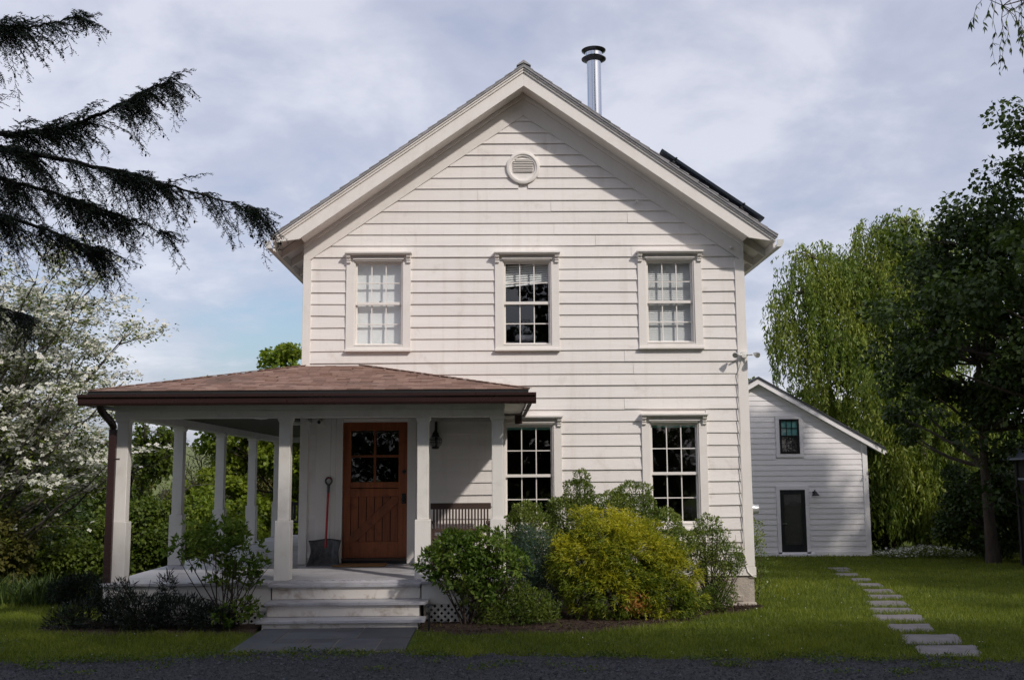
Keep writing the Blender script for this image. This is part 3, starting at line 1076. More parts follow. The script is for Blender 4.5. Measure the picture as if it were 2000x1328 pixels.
box('threshold', DX0 - .002, DX1 + .002, -.05, .10, .735, .772, 'bench_wood', house, .004)
box('shade_gap_strip', DX0 - .002, DX1 + .002, -.02, .10, ZF + .001, .733, 'black_frame', house)  # black strip in place of the shaded gap under the threshold
lk = box('lock_plate', DX1 - .085, DX1 - .02, .018, .0295, zs - .235, zs - .085, 'black_metal', dr, .006)
MB().lathe([(0, -.03), (.024, -.028), (.028, -.015), (.02, .005), (.012, .0175)], DX1 - .053, 0, 14, 'y', zs - .19).build('door_knob', 'black_metal', dr, 0, True)
MB().lathe([(0, .008), (.026, .01), (.028, .029)], DX1 - .053, 0, 14, 'y', zs + .24).build('deadbolt', 'black_metal', dr, 0, True)

# stove pipe
ch = MB().lathe([(.0, 9.40), (.128, 9.40), (.128, 7.0)], 1.815, 2.0, 32).build('stove_pipe', 'steel', house, 0, True)
MB().lathe([(.131, 8.16), (.136, 8.165), (.136, 8.22), (.131, 8.225)], 1.815, 2.0, 32).build('pipe_band', 'steel', ch, 0, True)
MB().lathe([(.12, 9.33), (.218, 9.385), (.222, 9.40), (.10, 9.425)], 1.815, 2.0, 32).build('lower_flange', 'steel_dark', ch, 0, True)
MB().lathe([(.155, 9.44), (.155, 9.535)], 1.815, 2.0, 32).build('cap_collar', 'steel', ch, 0, True)
MB().lathe([(.15, 9.50), (.215, 9.545), (.22, 9.56), (.10, 9.60), (0, 9.61)], 1.815, 2.0, 32).build('rain_cap', 'steel_dark', ch, 0, True)

# small insulator knobs and a cable on the wall
for x, z in ((2.237, 6.215), (3.694, 5.475)):
    MB().lathe([(0, -.10), (.02, -.095), (.022, -.06), (.012, -.05), (.012, -.02)], x, 0, 10, 'y', z).build('insulator', 'glow_white', house, 0, True)
pts = [(3.80, -.05, 3.70)] + [(3.735 + .006 * math.sin(i * 1.3), -.05, 3.5 - i * .2) for i in range(14)] + [(3.745, -.055, .66), (3.78, -.06, .53), (3.84, -.06, .47), (3.90, -.05, .455), (3.92, .1, .45)]
MB().tube(pts, .007, 6).build('cable', 'trim_paint', house, 0, True)

# flood light, meter, camera, lantern, jar lamp
fl = empty('flood_light', (3.83, -.05, 3.79), 'twin bulb flood light on the right corner of the farmhouse', 'flood light')
MB().lathe([(0, -.11), (.05, -.105), (.055, -.09), (.055, -.045)], 3.835, 0, 18, 'y', 3.795).build('mounting_box', 'glow_white', fl, 0, True)
for s, x in ((-1, 3.68), (1, 3.99)):
    MB().tube([(3.835 + s * .03, -.09, 3.79), (x - s * .045, -.16, 3.785)], .013, 8).build('arm', 'glow_white', fl, 0, True)
    c = Vector((x, -.19, 3.785))
    d = Vector((s * .35, -.85, -.35)).normalized()
    MB().tube([c - d * .05, c - d * .03, c + d * .0, c + d * .04, c + d * .055], [.015, .02, .036, .045, .04], 16).build('bulb', 'bulb', fl, 0, True)
mt_ = empty('electric_meter', (3.95, .4, 1.44), 'grey round electric meter on the side wall past the right corner', 'meter')
MB().lathe([(.0, 3.91), (.085, 3.912), (.085, 4.0), (.07, 4.04), (.07, 4.09), (0, 4.10)], 0, .42, 18, 'x', 1.44).build('meter_dome', 'meter_grey', mt_, 0, True)
box('meter_box', 3.905, 3.96, .3, .54, 1.22, 1.58, 'meter_grey', mt_, .006)
sc = empty('security_camera', (-2.63, -.03, 2.82), 'white bullet security camera above the wall left of the door', 'camera')
box('bracket', -2.62, -2.57, -.055, -.031, 2.75, 2.87, 'glow_white', sc, .006)
MB().tube([(-2.60, -.055, 2.83), (-2.63, -.10, 2.81)], .014, 8).build('arm', 'glow_white', sc, 0, True)
MB().tube([(-2.625, -.06, 2.815), (-2.635, -.20, 2.795)], .036, 16).build('housing', 'glow_white', sc, 0, True)
MB().tube([(-2.6352, -.201, 2.7948), (-2.6355, -.204, 2.7945)], .028, 16).build('lens', 'black_frame', sc)
jl = empty('porch_jar_lamp', (-2.79, -.04, 2.84), 'small clear jar lamp on the wall left of the security camera', 'lamp')
MB().lathe([(.02, 2.90), (.032, 2.89), (.034, 2.87), (.018, 2.865)], -2.79, -.09, 14).build('cap', 'glow_white', jl, 0, True)
MB().lathe([(.03, 2.862), (.034, 2.85), (.034, 2.79), (.026, 2.775), (0, 2.774)], -2.79, -.09, 14).build('jar', 'bulb', jl, 0, True)
box('base', -2.81, -2.77, -.06, -.032, 2.86, 2.91, 'glow_white', jl, .004)
la = empty('wall_lantern', (-.89, -.05, 2.5), 'black onion wall lantern with wire cage right of the door', 'lantern')
box('back_plate', -.91, -.87, -.05, -.033, 2.42, 2.80, 'black_metal', la, .004)
MB().tube([(-.89, -.05, 2.72), (-.89, -.10, 2.79), (-.89, -.16, 2.775), (-.89, -.175, 2.70)], .009, 8).build('arm', 'black_metal', la, 0, True)
MB().lathe([(.004, 2.74), (.012, 2.70), (.014, 2.66), (.045, 2.62), (.05, 2.59), (.062, 2.575), (.062, 2.565), (.0, 2.565)], -.89, -.175, 18).build('roof', 'black_metal', la, 0, True)
MB().lathe([(.05, 2.563), (.088, 2.53), (.094, 2.50), (.085, 2.46), (.05, 2.425)], -.89, -.175, 18).build('globe', 'glass_dark', la, 0, True)
MB().lathe([(.0, 2.423), (.055, 2.42), (.06, 2.40), (.045, 2.385), (0, 2.38)], -.89, -.175, 18).build('base', 'black_metal', la, 0, True)
mb = MB()
for k in range(6):
    t = k * math.pi / 3 + .2
    mb.tube([(-.89 + r0 * math.cos(t), -.175 + r0 * math.sin(t), z) for r0, z in ((.055, 2.568), (.092, 2.535), (.1, 2.50), (.09, 2.455), (.055, 2.42))], .0035, 5)
for z, r0 in ((2.52, .098), (2.48, .098)):
    mb.tube([(-.89 + r0 * math.cos(t), -.175 + r0 * math.sin(t), z) for t in np.linspace(0, 2 * math.pi, 19)], .0035, 5)
mb.build('cage', 'black_metal', la)

# solar panel on the right roof slope
sp = empty('solar_panel', (3.3, 0, 6.4), 'dark solar panel clamped above the right slope of the farmhouse roof', 'solar panel')
u = Vector((1, 0, -SL)).normalized()
nn = Vector((SL, 0, 1)).normalized()
A = Vector((2.52, -.2, rake(2.52, 8.30))) + nn * .16
B = Vector((4.09, -.2, rake(4.09, 8.30))) + nn * .16
for y0, y1 in ((-.2, .8), (.82, 1.82)):
    pn = MB().add([(p.x, y, p.z) for y in (y0, y1) for p in (A, B, B + nn * .045, A + nn * .045)], [(0, 1, 2, 3), (7, 6, 5, 4), (0, 4, 5, 1), (1, 5, 6, 2), (2, 6, 7, 3), (3, 7, 4, 0)]).build('panel', 'panel_dark', sp, .003)
for t in (.14, .80):
    p = A.lerp(B, t)
    MB().bar((p.x, -.19, p.z - .06), (p.x, 1.8, p.z - .06), .04, .03).build('rail', 'steel_dark', sp)
    q = p + nn * .04
    MB().bar(q - u * .015 + Vector((0, -.012, 0)), q + u * .015 + Vector((0, -.012, 0)), .02, .022).build('clamp', 'steel', sp)
    for y in (0, 1.6):
        MB().bar(p + Vector((0, y, 0)) - nn * .02, p + Vector((0, y, 0)) - nn * .165, .04, .04, (0, 1, 0)).build('foot', 'steel', sp)

# white armchair seen through the middle upper window
ac = empty('armchair', (.5, 1.0, 3.25), 'pale lilac armchair back inside the middle upstairs window', 'armchair')
MB().box(.14, .86, .55, .75, 3.25, 4.10).build('backrest', 'fabric_lilac', ac, .06, True, 4)
MB().box(.33, .68, .50, .72, 4.105, 4.20).build('head_cushion', 'fabric_lilac', ac, .04, True, 4)
MB().box(.14, .86, .76, 1.4, 3.35, 3.65).build('seat', 'fabric_lilac', ac, .05, True, 3)

# ------------------------------------------------------------------ porch
porch = empty('porch', (-2.3, -2.4, 0), 'wraparound porch with white square columns, brown gutter and reddish shingle roof', 'porch')
FX0, FX1, FY0 = -4.90, .27, -2.66
ry = random.Random(5)
y = FY0 + .21
i = 0
box('floor_board', FX0, -2.815, FY0, FY0 + .103, ZF - .036, ZF, 'grey_floor_paint', porch, .004)
box('floor_board', FX0, -2.815, FY0 + .106, FY0 + .207, ZF - .036, ZF + .001, 'grey_floor_paint', porch, .004)
box('floor_board', -.925, FX1, FY0, FY0 + .207, ZF - .036, ZF, 'grey_floor_paint', porch, .004)
while y < 8.0:
    x1 = FX1 if y < -.15 else XL - .03
    box('floor_board', FX0, x1, y, min(y + .137, 0.0 if x1 == FX1 else 99), ZF - .036, ZF + ry.uniform(-.0015, .0015), 'grey_floor_paint', porch, .003)
    y += .14
# skirt, lattice
box('skirt', FX0 + .04, -2.79, FY0 + .04, FY0 + .07, .33, ZF - .038, 'porch_paint', porch, .003)
box('skirt', -.92, FX1 - .04, FY0 + .04, FY0 + .07, .40, ZF - .038, 'porch_paint', porch, .003)
box('skirt', FX1 - .07, FX1 - .04, FY0 + .07, -.06, .40, ZF - .038, 'porch_paint', porch, .003)
box('skirt', FX0 + .04, FX0 + .07, FY0 + .07, 8, .30, ZF - .038, 'porch_paint', porch, .003)


def lattice(x0, x1, z0, z1, y):
    mb = MB()
    h = z1 - z0
    x = x0 - h
    while x < x1:
        for s in (0, 1):
            a, b = (x, x + h) if not s else (x + h, x)
            pa, pb = [a, z0], [b, z1]
            # clip to the panel
            for lim, sgn in ((x0, 1), (x1, -1)):
                for p, q in ((pa, pb), (pb, pa)):
                    if (p[0] - lim) * sgn < 0 and (q[0] - lim) * sgn > 0:
                        t = (lim - p[0]) / (q[0] - p[0])
                        p[1] += (q[1] - p[1]) * t
                        p[0] = lim
            if min(pa[0], pb[0]) >= x0 - 1e-4 and max(pa[0], pb[0]) <= x1 + 1e-4:
                mb.bar((pa[0], y + s * .008, pa[1]), (pb[0], y + s * .008, pb[1]), .007, .032, (0, 1, 0)) if False else mb.bar((pa[0], y + s * .008, pa[1]), (pb[0], y + s * .008, pb[1]), .03, .007, (0, 1, 0))
        x += .085
    mb.box(x0 - .03, x0, y - .01, y + .02, z0, z1).box(x1, x1 + .03, y - .01, y + .02, z0, z1)
    return mb


tag(lattice(-.86, FX1 - .09, .10, .40, FY0 + .05).build('lattice', 'porch_paint', porch), kind='stuff')
tag(lattice(FX0 + .08, -2.85, .10, .33, FY0 + .05).build('lattice', 'porch_paint', porch), kind='stuff')
box('underfloor_shade_sheet', FX0 + .1, FX1 - .1, FY0 + .3, FY0 + .33, .05, ZF - .04, 'black_frame', porch)  # black sheet standing in for the shade under the porch floor

# columns
ZB = 2.74


def column(x, y):
    c = MB().box(x - .074, x + .074, y - .074, y + .074, 1.432, ZB - .03).build('column', 'porch_paint', porch, .008)
    box('plinth', x - .098, x + .098, y - .098, y + .098, ZF + .001, 1.4315, 'porch_paint', c, .005)
    v = []
    for hw_, z in ((.074, ZB - .06), (.09, ZB - .025), (.09, ZB - .001)):
        v += [(x - hw_ - .002, y - hw_ - .002, z), (x + hw_ + .002, y - hw_ - .002, z), (x + hw_ + .002, y + hw_ + .002, z), (x - hw_ - .002, y + hw_ + .002, z)]
    f = [(3, 2, 1, 0), (8, 9, 10, 11)] + [(a * 4 + k, a * 4 + (k + 1) % 4, a * 4 + 4 + (k + 1) % 4, a * 4 + 4 + k) for a in (0, 1) for k in range(4)]
    MB().add(v, f).build('capital', 'porch_paint', c)


CY = -2.33
for x, yy in ((-4.775, CY), (-2.70, CY), (-.925, CY), (.035, CY), (-4.79, .1), (-4.79, 2.5), (-4.79, 4.9), (-4.79, 7.3)):
    column(x, yy)
# beams
BY = CY - .085
mb = MB().box(-4.88, .125, BY, BY + .17, ZB, ZB + .10)
mb.box(-4.89, .135, BY - .018, BY + .17, ZB + .1005, ZB + .20)
mb.build('beam', 'porch_paint', porch, .004)
mb = MB().box(-4.88, -4.71, BY + .171, 7.45, ZB, ZB + .10).box(-4.90, -4.71, BY + .171, 7.45, ZB + .1005, ZB + .20)
mb.build('beam', 'porch_paint', porch, .004)
box('beam', -.045, .125, BY + .171, -.04, ZB, ZB + .20, 'porch_paint', porch, .004)
box('beam', -4.70, XL - .05, 7.28, 7.45, ZB, ZB + .2, 'porch_paint', porch, .004)
# ceiling boards
for j in range(18):
    y0 = BY + .175 + j * .135
    if y0 < -.15:
        box('ceiling_board', -4.705, -.05, y0, min(y0 + .128, -.045), ZB + .115, ZB + .13, 'ceiling_brown', porch)
for j in range(14):
    x0 = -4.705 + j * .128
    if x0 + .12 < XL - .035:
        box('ceiling_board', x0, x0 + .121, -.04, 7.27, ZB + .115, ZB + .13, 'ceiling_brown', porch)
# eaves: front, left and right soffits, fascia
EX0, EX1, EY = -5.06, .42, -2.86
box('eave_soffit', EX0 + .03, EX1 - .03, EY + .03, BY - .02, ZB + .165, ZB + .18, 'porch_paint', porch)
box('eave_soffit', .137, EX1 - .03, BY - .0185, -.03, ZB + .165, ZB + .18, 'porch_paint', porch)
box('eave_soffit', EX0 + .03, -4.902, BY - .0185, 7.5, ZB + .165, ZB + .18, 'porch_paint', porch)
mb = MB().box(EX0 + .01, EX1 - .01, EY + .005, EY + .029, ZB + .15, 3.035).box(EX1 - .029, EX1 - .005, EY + .03, -.03, ZB + .15, 3.035).box(EX0 + .005, EX0 + .029, EY + .03, 7.5, ZB + .15, 3.035)
mb.build('fascia', 'gutter_brown', porch)
# roof planes: left hip goes to the wall corner, right hip to the facade
ZE, ZT = 3.052, 3.655
PA = Vector((EX0, EY, ZE))
PB = Vector((EX1, EY, ZE))
PC = Vector((-2.0, -.005, ZT))
PD = Vector((XL, -.005, ZT))
PE = Vector((EX1, -.005, ZE + .02))
PF = Vector((EX0, 7.6, ZE))
PG = Vector((XL, 7.6, ZT))
pr = MB()
for q in ((PA, PB, PC, PD), (PB, PE, PC), (PA, PD, PG, PF)):
    n = (q[1] - q[0]).cross(q[2] - q[0]).normalized()
    k = len(q)
    v = list(q) + [p - n * .03 for p in q]
    pr.add(v, [tuple(range(k)), tuple(range(2 * k - 1, k - 1, -1))] + [(i, i + k, (i + 1) % k + k, (i + 1) % k) for i in range(k)])
prf = pr.build('porch_roof', 'shingle_edge', porch)


def shingle_plane(a, b, c, d, rows, tab):
    """shingle tabs, lower edge a-b, upper edge d-c, as real overlapping pieces"""
    V, T = [], []
    n = (b - a).cross(d - a).normalized()
    rs = random.Random(int(abs(a.x * 10)) + rows)
    for i in range(rows):
        t0, t1 = i / rows, min(1, (i + 1.12) / rows)
        l0, r0 = a.lerp(d, t0), b.lerp(c, t0)
        l1, r1 = a.lerp(d, t1), b.lerp(c, t1)
        W0 = (r0 - l0).length
        x = -rs.uniform(0, tab)
        dirv = (r0 - l0).normalized()
        off = (d - a) - dirv * (d - a).dot(dirv)
        while x < W0:
            xa, xb = max(0, x + .0015), min(W0, x + tab - .0015)
            x += tab
            if xb - xa < .01:
                continue
            lift = rs.uniform(.006, .012) + (rs.random() < .06) * .008
            p0 = l0 + dirv * xa + n * (lift + .006)
            p1 = l0 + dirv * xb + n * (lift + .006)
            up0 = off * (t1 - t0)
            # clamp the upper corners inside the hip lines
            wl, wr = (l1 - l0).dot(dirv), (r1 - l0).dot(dirv)
            p3 = l0 + dirv * max(xa, min(wl, xb)) + up0 + n * .006
            p2 = l0 + dirv * min(xb, max(wr, xa)) + up0 + n * .006
            V += [p0, p1, p2, p3]
            T.append(0)
            V += [p0 - n * (lift + .003), p1 - n * (lift + .003), p1, p0]
            T.append(0)
    return V


V = shingle_plane(PA + Vector((0, -.02, 0)), PB + Vector((0, -.02, 0)), PC, PD, 20, .16)
V += shingle_plane(PB + Vector((.02, 0, 0)), PE, PC + Vector((0, .001, 0)), PC, 18, .16)
V += shingle_plane(PF, PA, PD, PG, 16, .16)
ts_ = np.repeat(np.clip(rng.normal(.5, .24, len(V) // 8), 0, 1), 2)
tag(array_mesh('shingle_tabs', np.array([tuple(p) for p in V]), 4, 'shingle_tab', prf, ts_), kind='stuff')
mb = MB()
for a, b in ((PA, PD), (PB, PC)):
    L = (b - a).length
    d = (b - a).normalized()
    k = int(L / .14)
    for i in range(k):
        p = a + d * (L * i / k)
        q = a + d * (L * (i + 1.25) / k)
        mb.bar(p + Vector((0, 0, .022)), q + Vector((0, 0, .016)), .13, .006)
tag(mb.build('hip_caps', 'shingle_red', prf), kind='stuff')
box('drip_edge', EX0 - .005, EX1 + .005, EY - .012, EY + .005, 3.0, 3.045, 'shingle_edge', porch)


# gutters (brown), K-profile
def gut(poly_axis, s, base, a, b):
    g = [(0, 2.872), (-.055, 2.872), (-.07, 2.90), (-.075, 2.955), (-.098, 2.975), (-.10, 3.008), (-.092, 3.008), (-.09, 2.98), (-.067, 2.96), (-.062, 2.905), (-.05, 2.88), (0, 2.88)]
    return MB().prism([(base + s * p, z) for p, z in g], a, b, poly_axis)


gut('x', 1, EY + .004, EX0 - .10, EX1 + .10).build('gutter', 'gutter_brown', porch)
gut('y', 1, EX0 + .004, EY + .0045, 7.6).build('gutter', 'gutter_brown', porch)
gut('y', -1, EX1 - .004, EY + .0045, -.05).build('gutter', 'gutter_brown', porch)
# gutter outlet under the right end, back at the wall
MB().box(.30, .41, -.40, -.28, 2.74, 2.871).build('gutter_outlet', 'gutter_brown', porch, .012)
# downspout with corrugated elbow at the left front corner
dx, dy = -4.85, -2.53
pts, rad = [], []
for i in range(25):
    t = i / 24
    pts.append((-4.93 + .08 * (.5 - .5 * math.cos(t * math.pi)), -2.80 + (dy + 2.80) * (.5 - .5 * math.cos(t * math.pi)), 2.88 - .27 * t))
    rad.append(.045 + (.005 if i % 2 else 0) * (4 < i < 21))
MB().tube(pts + [(dx, dy, 2.58)], rad + [.043], 14).build('downspout_elbow', 'gutter_brown', porch, 0, True)
MB().box(dx - .046, dx + .046, dy - .035, dy + .035, .33, 2.60).build('downspout', 'gutter_brown', porch, .012)
box('downspout_strap', dx - .048, dx + .11, dy - .038, dy - .0355, 2.21, 2.23, 'gutter_brown', porch)
# flush lights under the ceiling
for x, yy in ((-3.35, -.9), (-3.2, .9)):
    MB().lathe([(0, ZB + .06), (.09, ZB + .07), (.11, ZB + .10), (.11, ZB + .114)], x, yy, 20).build('ceiling_light', 'glow_white', porch, 0, True)

# ------------------------------------------------------------------ front steps
steps = empty('front_steps', (-1.86, -2.9, .19), 'three white wooden steps with worn grey treads before the front door', 'steps')
box('tread', -2.812, -.93, -2.665, -2.453, .622, .660, 'grey_floor_paint', steps, .006)
box('tread', -2.80, -.822, -2.96, -2.634, .437, .475, 'grey_floor_paint', steps, .006)
box('tread', -2.835, -.838, -3.24, -2.924, .264, .302, 'grey_floor_paint', steps, .006)
box('riser', -2.772, -.937, -2.63, -2.605, .477, .620, 'step_paint', steps, .003)
box('riser', -2.767, -.925, -2.92, -2.895, .304, .435, 'step_paint', steps, .003)
box('riser', -2.765, -.92, -3.20, -3.175, .10, .262, 'step_paint', steps, .003)
for x0, x1 in ((-2.76, -2.72), (-.97, -.93)):
    MB().prism([(-3.174, .1), (-3.174, .262), (-2.894, .262), (-2.894, .435), (-2.604, .435), (-2.604, .60), (-2.5, .60), (-2.5, .1)], x0, x1, 'x').build('stringer', 'step_paint', steps)
tr = MB()
for i in range(46):
    x = -2.7 + i * .038 + random.uniform(-.01, .01)
    if random.random() < .7:
        tr.box(x, x + random.uniform(.008, .035), -2.4535, -2.4455, .689, .6897)
tag(tr.build('paint_wear', 'bench_wood', steps), kind='stuff')

# ------------------------------------------------------------------ things on the porch
mat_ = MB().box(-2.36, -1.60, -.52, -.10, ZF + .002, ZF + .02).build('doormat', 'coir', None, .006)
tag(mat_, 'flat brown coir doormat before the front door', 'doormat')

sh = empty('snow_shovel', (-2.5, -.2, ZF), 'snow shovel with red shaft and black scoop leaning left of the door', 'shovel')
top = Vector((-2.50, -.075, 1.80))
bot = Vector((-2.505, -.20, 1.02))
MB().tube([top + (top - bot) * .0, bot, bot + (bot - top) * .10], .017, 12).build('shaft', 'red_plastic', sh, 0, True)
g0 = top + Vector((0, 0, .0))
dirh = (top - bot).normalized()
ring = []
for t in np.linspace(-.5 * math.pi - .0, 1.5 * math.pi, 25):
    rx = .048 * (1.0 if math.sin(t) > 0 else 1 - .35 * abs(math.sin(t)))
    ring.append(g0 + Vector((rx * math.cos(t), 0, 0)) + dirh * (.115 + .055 * math.sin(t)))
MB().tube(ring, .0135, 10).build('grip', 'shovel_black', sh, 0, True)
MB().tube([g0 - dirh * .06, g0 + dirh * .065], [.02, .022], 12).build('socket', 'shovel_black', sh, 0, True)
MB().bar(g0 + dirh * .162 + Vector((-.03, -.014, 0)), g0 + dirh * .162 + Vector((.03, -.014, 0)), .004, .012).build('grip_label', 'red_plastic', sh)
V, F = [], []
nx, nz = 14, 12
for j in range(nz + 1):
    v = j / nz
    z = ZF + .005 + (.365) * v
    half = .225 + .018 * abs(v - .55) * 2 - .02 * math.sin(v * 3.1)
    yb = -.36 + .16 * v + .05 * math.sin(v * math.pi)
    for i in range(nx + 1):
        s = -1 + 2 * i / nx
        rib = .008 * math.cos(s * 14) * math.sin(v * 3.14)
        V.append((-2.51 + s * half, yb - .05 * s * s + rib, z + .012 * math.sin(s * 3 + v) * v))
for j in range(nz):
    for i in range(nx):
        a = j * (nx + 1) + i
        F.append((a, a + 1, a + nx + 2, a + nx + 1))
bl = MB().add(V, F).build('scoop', 'shovel_black', sh, 0, True)
md = bl.modifiers.new('thick', 'SOLIDIFY')
md.thickness = .006
MB().tube([Vector(V[nz * (nx + 1) + i]) for i in range(nx + 1)], .007, 8).build('scoop_rim', 'black_frame', sh, 0, True)

be = empty('porch_bench', (-.5, -.45, ZF), 'dark brown slatted wooden bench on the porch against the wall', 'bench')
bx0, bx1, by = -.95, -.06, -.34
MB().box(bx0, bx1, by - .03, by + .01, 1.495, 1.585).build('top_rail', 'bench_wood', be, .006)
box('lower_rail', bx0, bx1, by - .03, by + .01, 1.165, 1.215, 'bench_wood', be, .004)
ns = 18
for i in range(ns):
    x = bx0 + .05 + (bx1 - bx0 - .1) * i / (ns - 1)
    box('slat', x - .0125, x + .0125, by - .02, by, 1.216, 1.494, 'bench_wood', be)
for i in range(5):
    y0 = -.83 + i * .095
    box('seat_slat', bx0, bx1, y0, y0 + .08, 1.09, 1.115, 'bench_wood', be, .004)
for x in (bx0 + .002, bx1 - .062):
    box('leg', x, x + .06, -.83, -.77, ZF + .002, 1.088, 'bench_wood', be, .004)
    box('leg', x, x + .06, by - .028, by + .03, ZF + .002, 1.164, 'bench_wood', be, .004)
    box('armrest', x - .01, x + .07, -.84, by - .031, 1.30, 1.33, 'bench_wood', be, .006)
    box('arm_post', x + .01, x + .05, -.82, -.78, 1.116, 1.299, 'bench_wood', be, .004)

# a dark chair far back on the side porch
pc = empty('porch_chair', (-3.8, 4.9, ZF), 'dark slatted chair on the side porch just left of the farmhouse corner', 'chair')
for x in (-4.05, -3.6):
    for y0 in (4.6, 5.05):
        box('leg', x, x + .04, y0, y0 + .04, ZF + .002, 1.10 if y0 < 4.8 else 1.50, 'black_frame', pc)
box('seat', -4.06, -3.55, 4.58, 5.049, 1.101, 1.13, 'black_frame', pc, .005)
for i in range(5):
    box('back_slat', -4.0 + i * .08, -3.95 + i * .08, 5.06, 5.08, 1.15, 1.42, 'black_frame', pc)
box('top_rail', -4.009, -3.601, 5.055, 5.085, 1.421, 1.49, 'black_frame', pc, .005)

# solar path light beside the steps
pl = empty('path_light', (-.775, -3.4, .19), 'small black solar path light beside the right end of the steps', 'path light')
MB().lathe([(0, .10), (.012, .18), (.014, .36), (.014, .40)], -.775, -3.4, 12).build('stake', 'black_metal', pl, 0, True)
MB().lathe([(.014, .395), (.026, .40), (.034, .47), (.034, .478)], -.775, -3.4, 16).build('lens', 'glass_dark', pl, 0, True)
MB().lathe([(.036, .478), (.052, .48), (.05, .492), (.03, .503), (0, .505)], -.775, -3.4, 18).build('cap', 'steel_dark', pl, 0, True)

# ------------------------------------------------------------------ white annex behind
AX, AY, AZ = 8.39, 17.0, -.62
annex = empty('white_annex', (10, AY, AZ), 'small white clapboard annex with black door and black window behind the farmhouse', 'house')
AL, AR, AS = 5.02, 11.80, .575


def arake(x, apex=4.93):
    return apex - AS * abs(x - AX)


AW = (9.05, 9.68, 2.60, 3.70)
AD = (8.985, 9.785, -.47, 1.47)
MB().prism([(AL, AZ), (AR, AZ), (AR, arake(AR, 4.85)), (AX, 4.85), (AL, arake(AL, 4.85))], AY + .12, AY + 6).build('wall', 'annex_paint', annex)
k = 0
z = -.46
ablk = [(AW[0] - .13, AW[1] + .13, AW[2] - .12, AW[3] + .12), (AD[0] - .12, AD[1] + .12, AD[2] - .2, AD[3] + .13)]
while z < 4.75:
    z1 = z + .1695
    def hx(zz):
        h = (4.80 - zz) / AS
        return max(AL + .12, AX - h), min(AR - .14, AX + h)
    a0, b0 = hx(z)
    a1, b1 = hx(min(z1, 4.79))
    cuts = sorted((c[0], c[1]) for c in ablk if c[2] < z + .085 < c[3])
    x = a0
    segs = []
    for c0, c1 in cuts:
        segs.append((x, c0))
        x = c1
    segs.append((x, b0))
    for a, b in segs:
        ta = a1 if a == a0 else a
        tb = b1 if b == b0 else b
        V = [(a, AY + .089, z), (b, AY + .089, z), (b, AY + .121, z), (a, AY + .121, z), (ta, AY + .106, z1 + .01), (tb, AY + .106, z1 + .01), (tb, AY + .121, z1 + .01), (ta, AY + .121, z1 + .01)]
        MB().add(V, [(3, 2, 1, 0), (4, 5, 6, 7), (0, 1, 5, 4), (1, 2, 6, 5), (2, 3, 7, 6), (3, 0, 4, 7)]).build('clapboard', 'annex_paint', annex)
    z = z1
box('skirt_board', AL + .12, AR - .14, AY + .07, AY + .121, AZ - .05, -.462, 'annex_paint', annex)
box('corner_board', AR - .14, AR + .02, AY + .07, AY + .2, AZ - .05, 2.93, 'annex_paint', annex, .005)
box('corner_board', AL - .02, AL + .12, AY + .07, AY + .2, AZ - .05, 2.93, 'annex_paint', annex, .005)
for s in (-1, 1):
    xo = AX + s * 3.92
    MB().prism([(AX, 4.80), (xo, arake(xo, 4.80)), (xo, arake(xo, 4.98)), (AX, 4.98)], AY - .14, AY - .10).build('rake_board', 'annex_paint', annex, .005)
    MB().prism([(AX, 4.82), (xo, arake(xo, 4.82)), (xo, arake(xo, 4.85)), (AX, 4.85)], AY - .10, AY + .12).build('soffit_board', 'annex_paint', annex)
    MB().prism([(AX, 4.985), (xo + s * .03, arake(xo + s * .03, 4.985)), (xo + s * .03, arake(xo + s * .03, 5.04)), (AX, 5.04)], AY - .18, AY + 6.2).build('roof', 'roof_dark', annex)
    box('gutter', min(xo, xo + s * .08), max(xo, xo + s * .08), AY - .13, AY + 6.2, arake(xo, 4.80) + .06, arake(xo, 4.80) + .14, 'gutter_white', annex)
x0, x1, z0, z1 = AW
mb = MB().box(x0 - .12, x0, AY + .07, AY + .121, z0 - .11, z1 + .11).box(x1, x1 + .12, AY + .07, AY + .121, z0 - .11, z1 + .11)
mb.box(x0, x1, AY + .07, AY + .121, z1, z1 + .11).box(x0, x1, AY + .07, AY + .121, z0 - .11, z0)
awin = mb.build('window', 'annex_paint', annex)
mb = MB().box(x0, x0 + .06, AY + .06, AY + .12, z0, z1).box(x1 - .06, x1, AY + .06, AY + .12, z0, z1).box(x0 + .06, x1 - .06, AY + .06, AY + .12, z1 - .06, z1)
mb.box(x0 + .06, x1 - .06, AY + .06, AY + .12, z0, z0 + .07).box(x0 + .06, x1 - .06, AY + .055, AY + .12, (z0 + z1) / 2 - .03, (z0 + z1) / 2 + .03)
mb.build('sash', 'black_frame', awin)
zc = (z0 + z1) / 2
for za, zb2, mt2 in ((z0 + .07, zc - .03, 'glass_dark'), (zc + .03, z1 - .06, 'glass_dark')):
    for i in range(3):
        xa_, xb_ = x0 + .06 + (x1 - x0 - .12) * i / 3, x0 + .06 + (x1 - x0 - .12) * (i + 1) / 3
        for q in range(2):
            p0, p1 = za + (zb2 - za) * q / 2, za + (zb2 - za) * (q + 1) / 2
            MB().add([(xa_, AY + .10, p0), (xb_, AY + .10, p0), (xb_, AY + .10, p1), (xa_, AY + .10, p1)], [(0, 1, 2, 3)]).build('pane', mt2, awin)
        if i:
            box('muntin', xa_ - .009, xa_ + .009, AY + .08, AY + .099, za, zb2, 'black_frame', awin)
    box('muntin', x0 + .06, x1 - .06, AY + .081, AY + .098, (za + zb2) / 2 - .009, (za + zb2) / 2 + .009, 'black_frame', awin)
MB().box(x0 + .06, x1 - .06, AY + .108, AY + .114, zc + .03, z1 - .06).build('shade', 'blind_teal', awin)
MB().box(x0 + .06, x1 - .06, AY + .1155, AY + .1185, z0 + .07, zc - .03).build('dark_room_panel', 'interior', awin)  # flat dark panel standing in for the unlit room
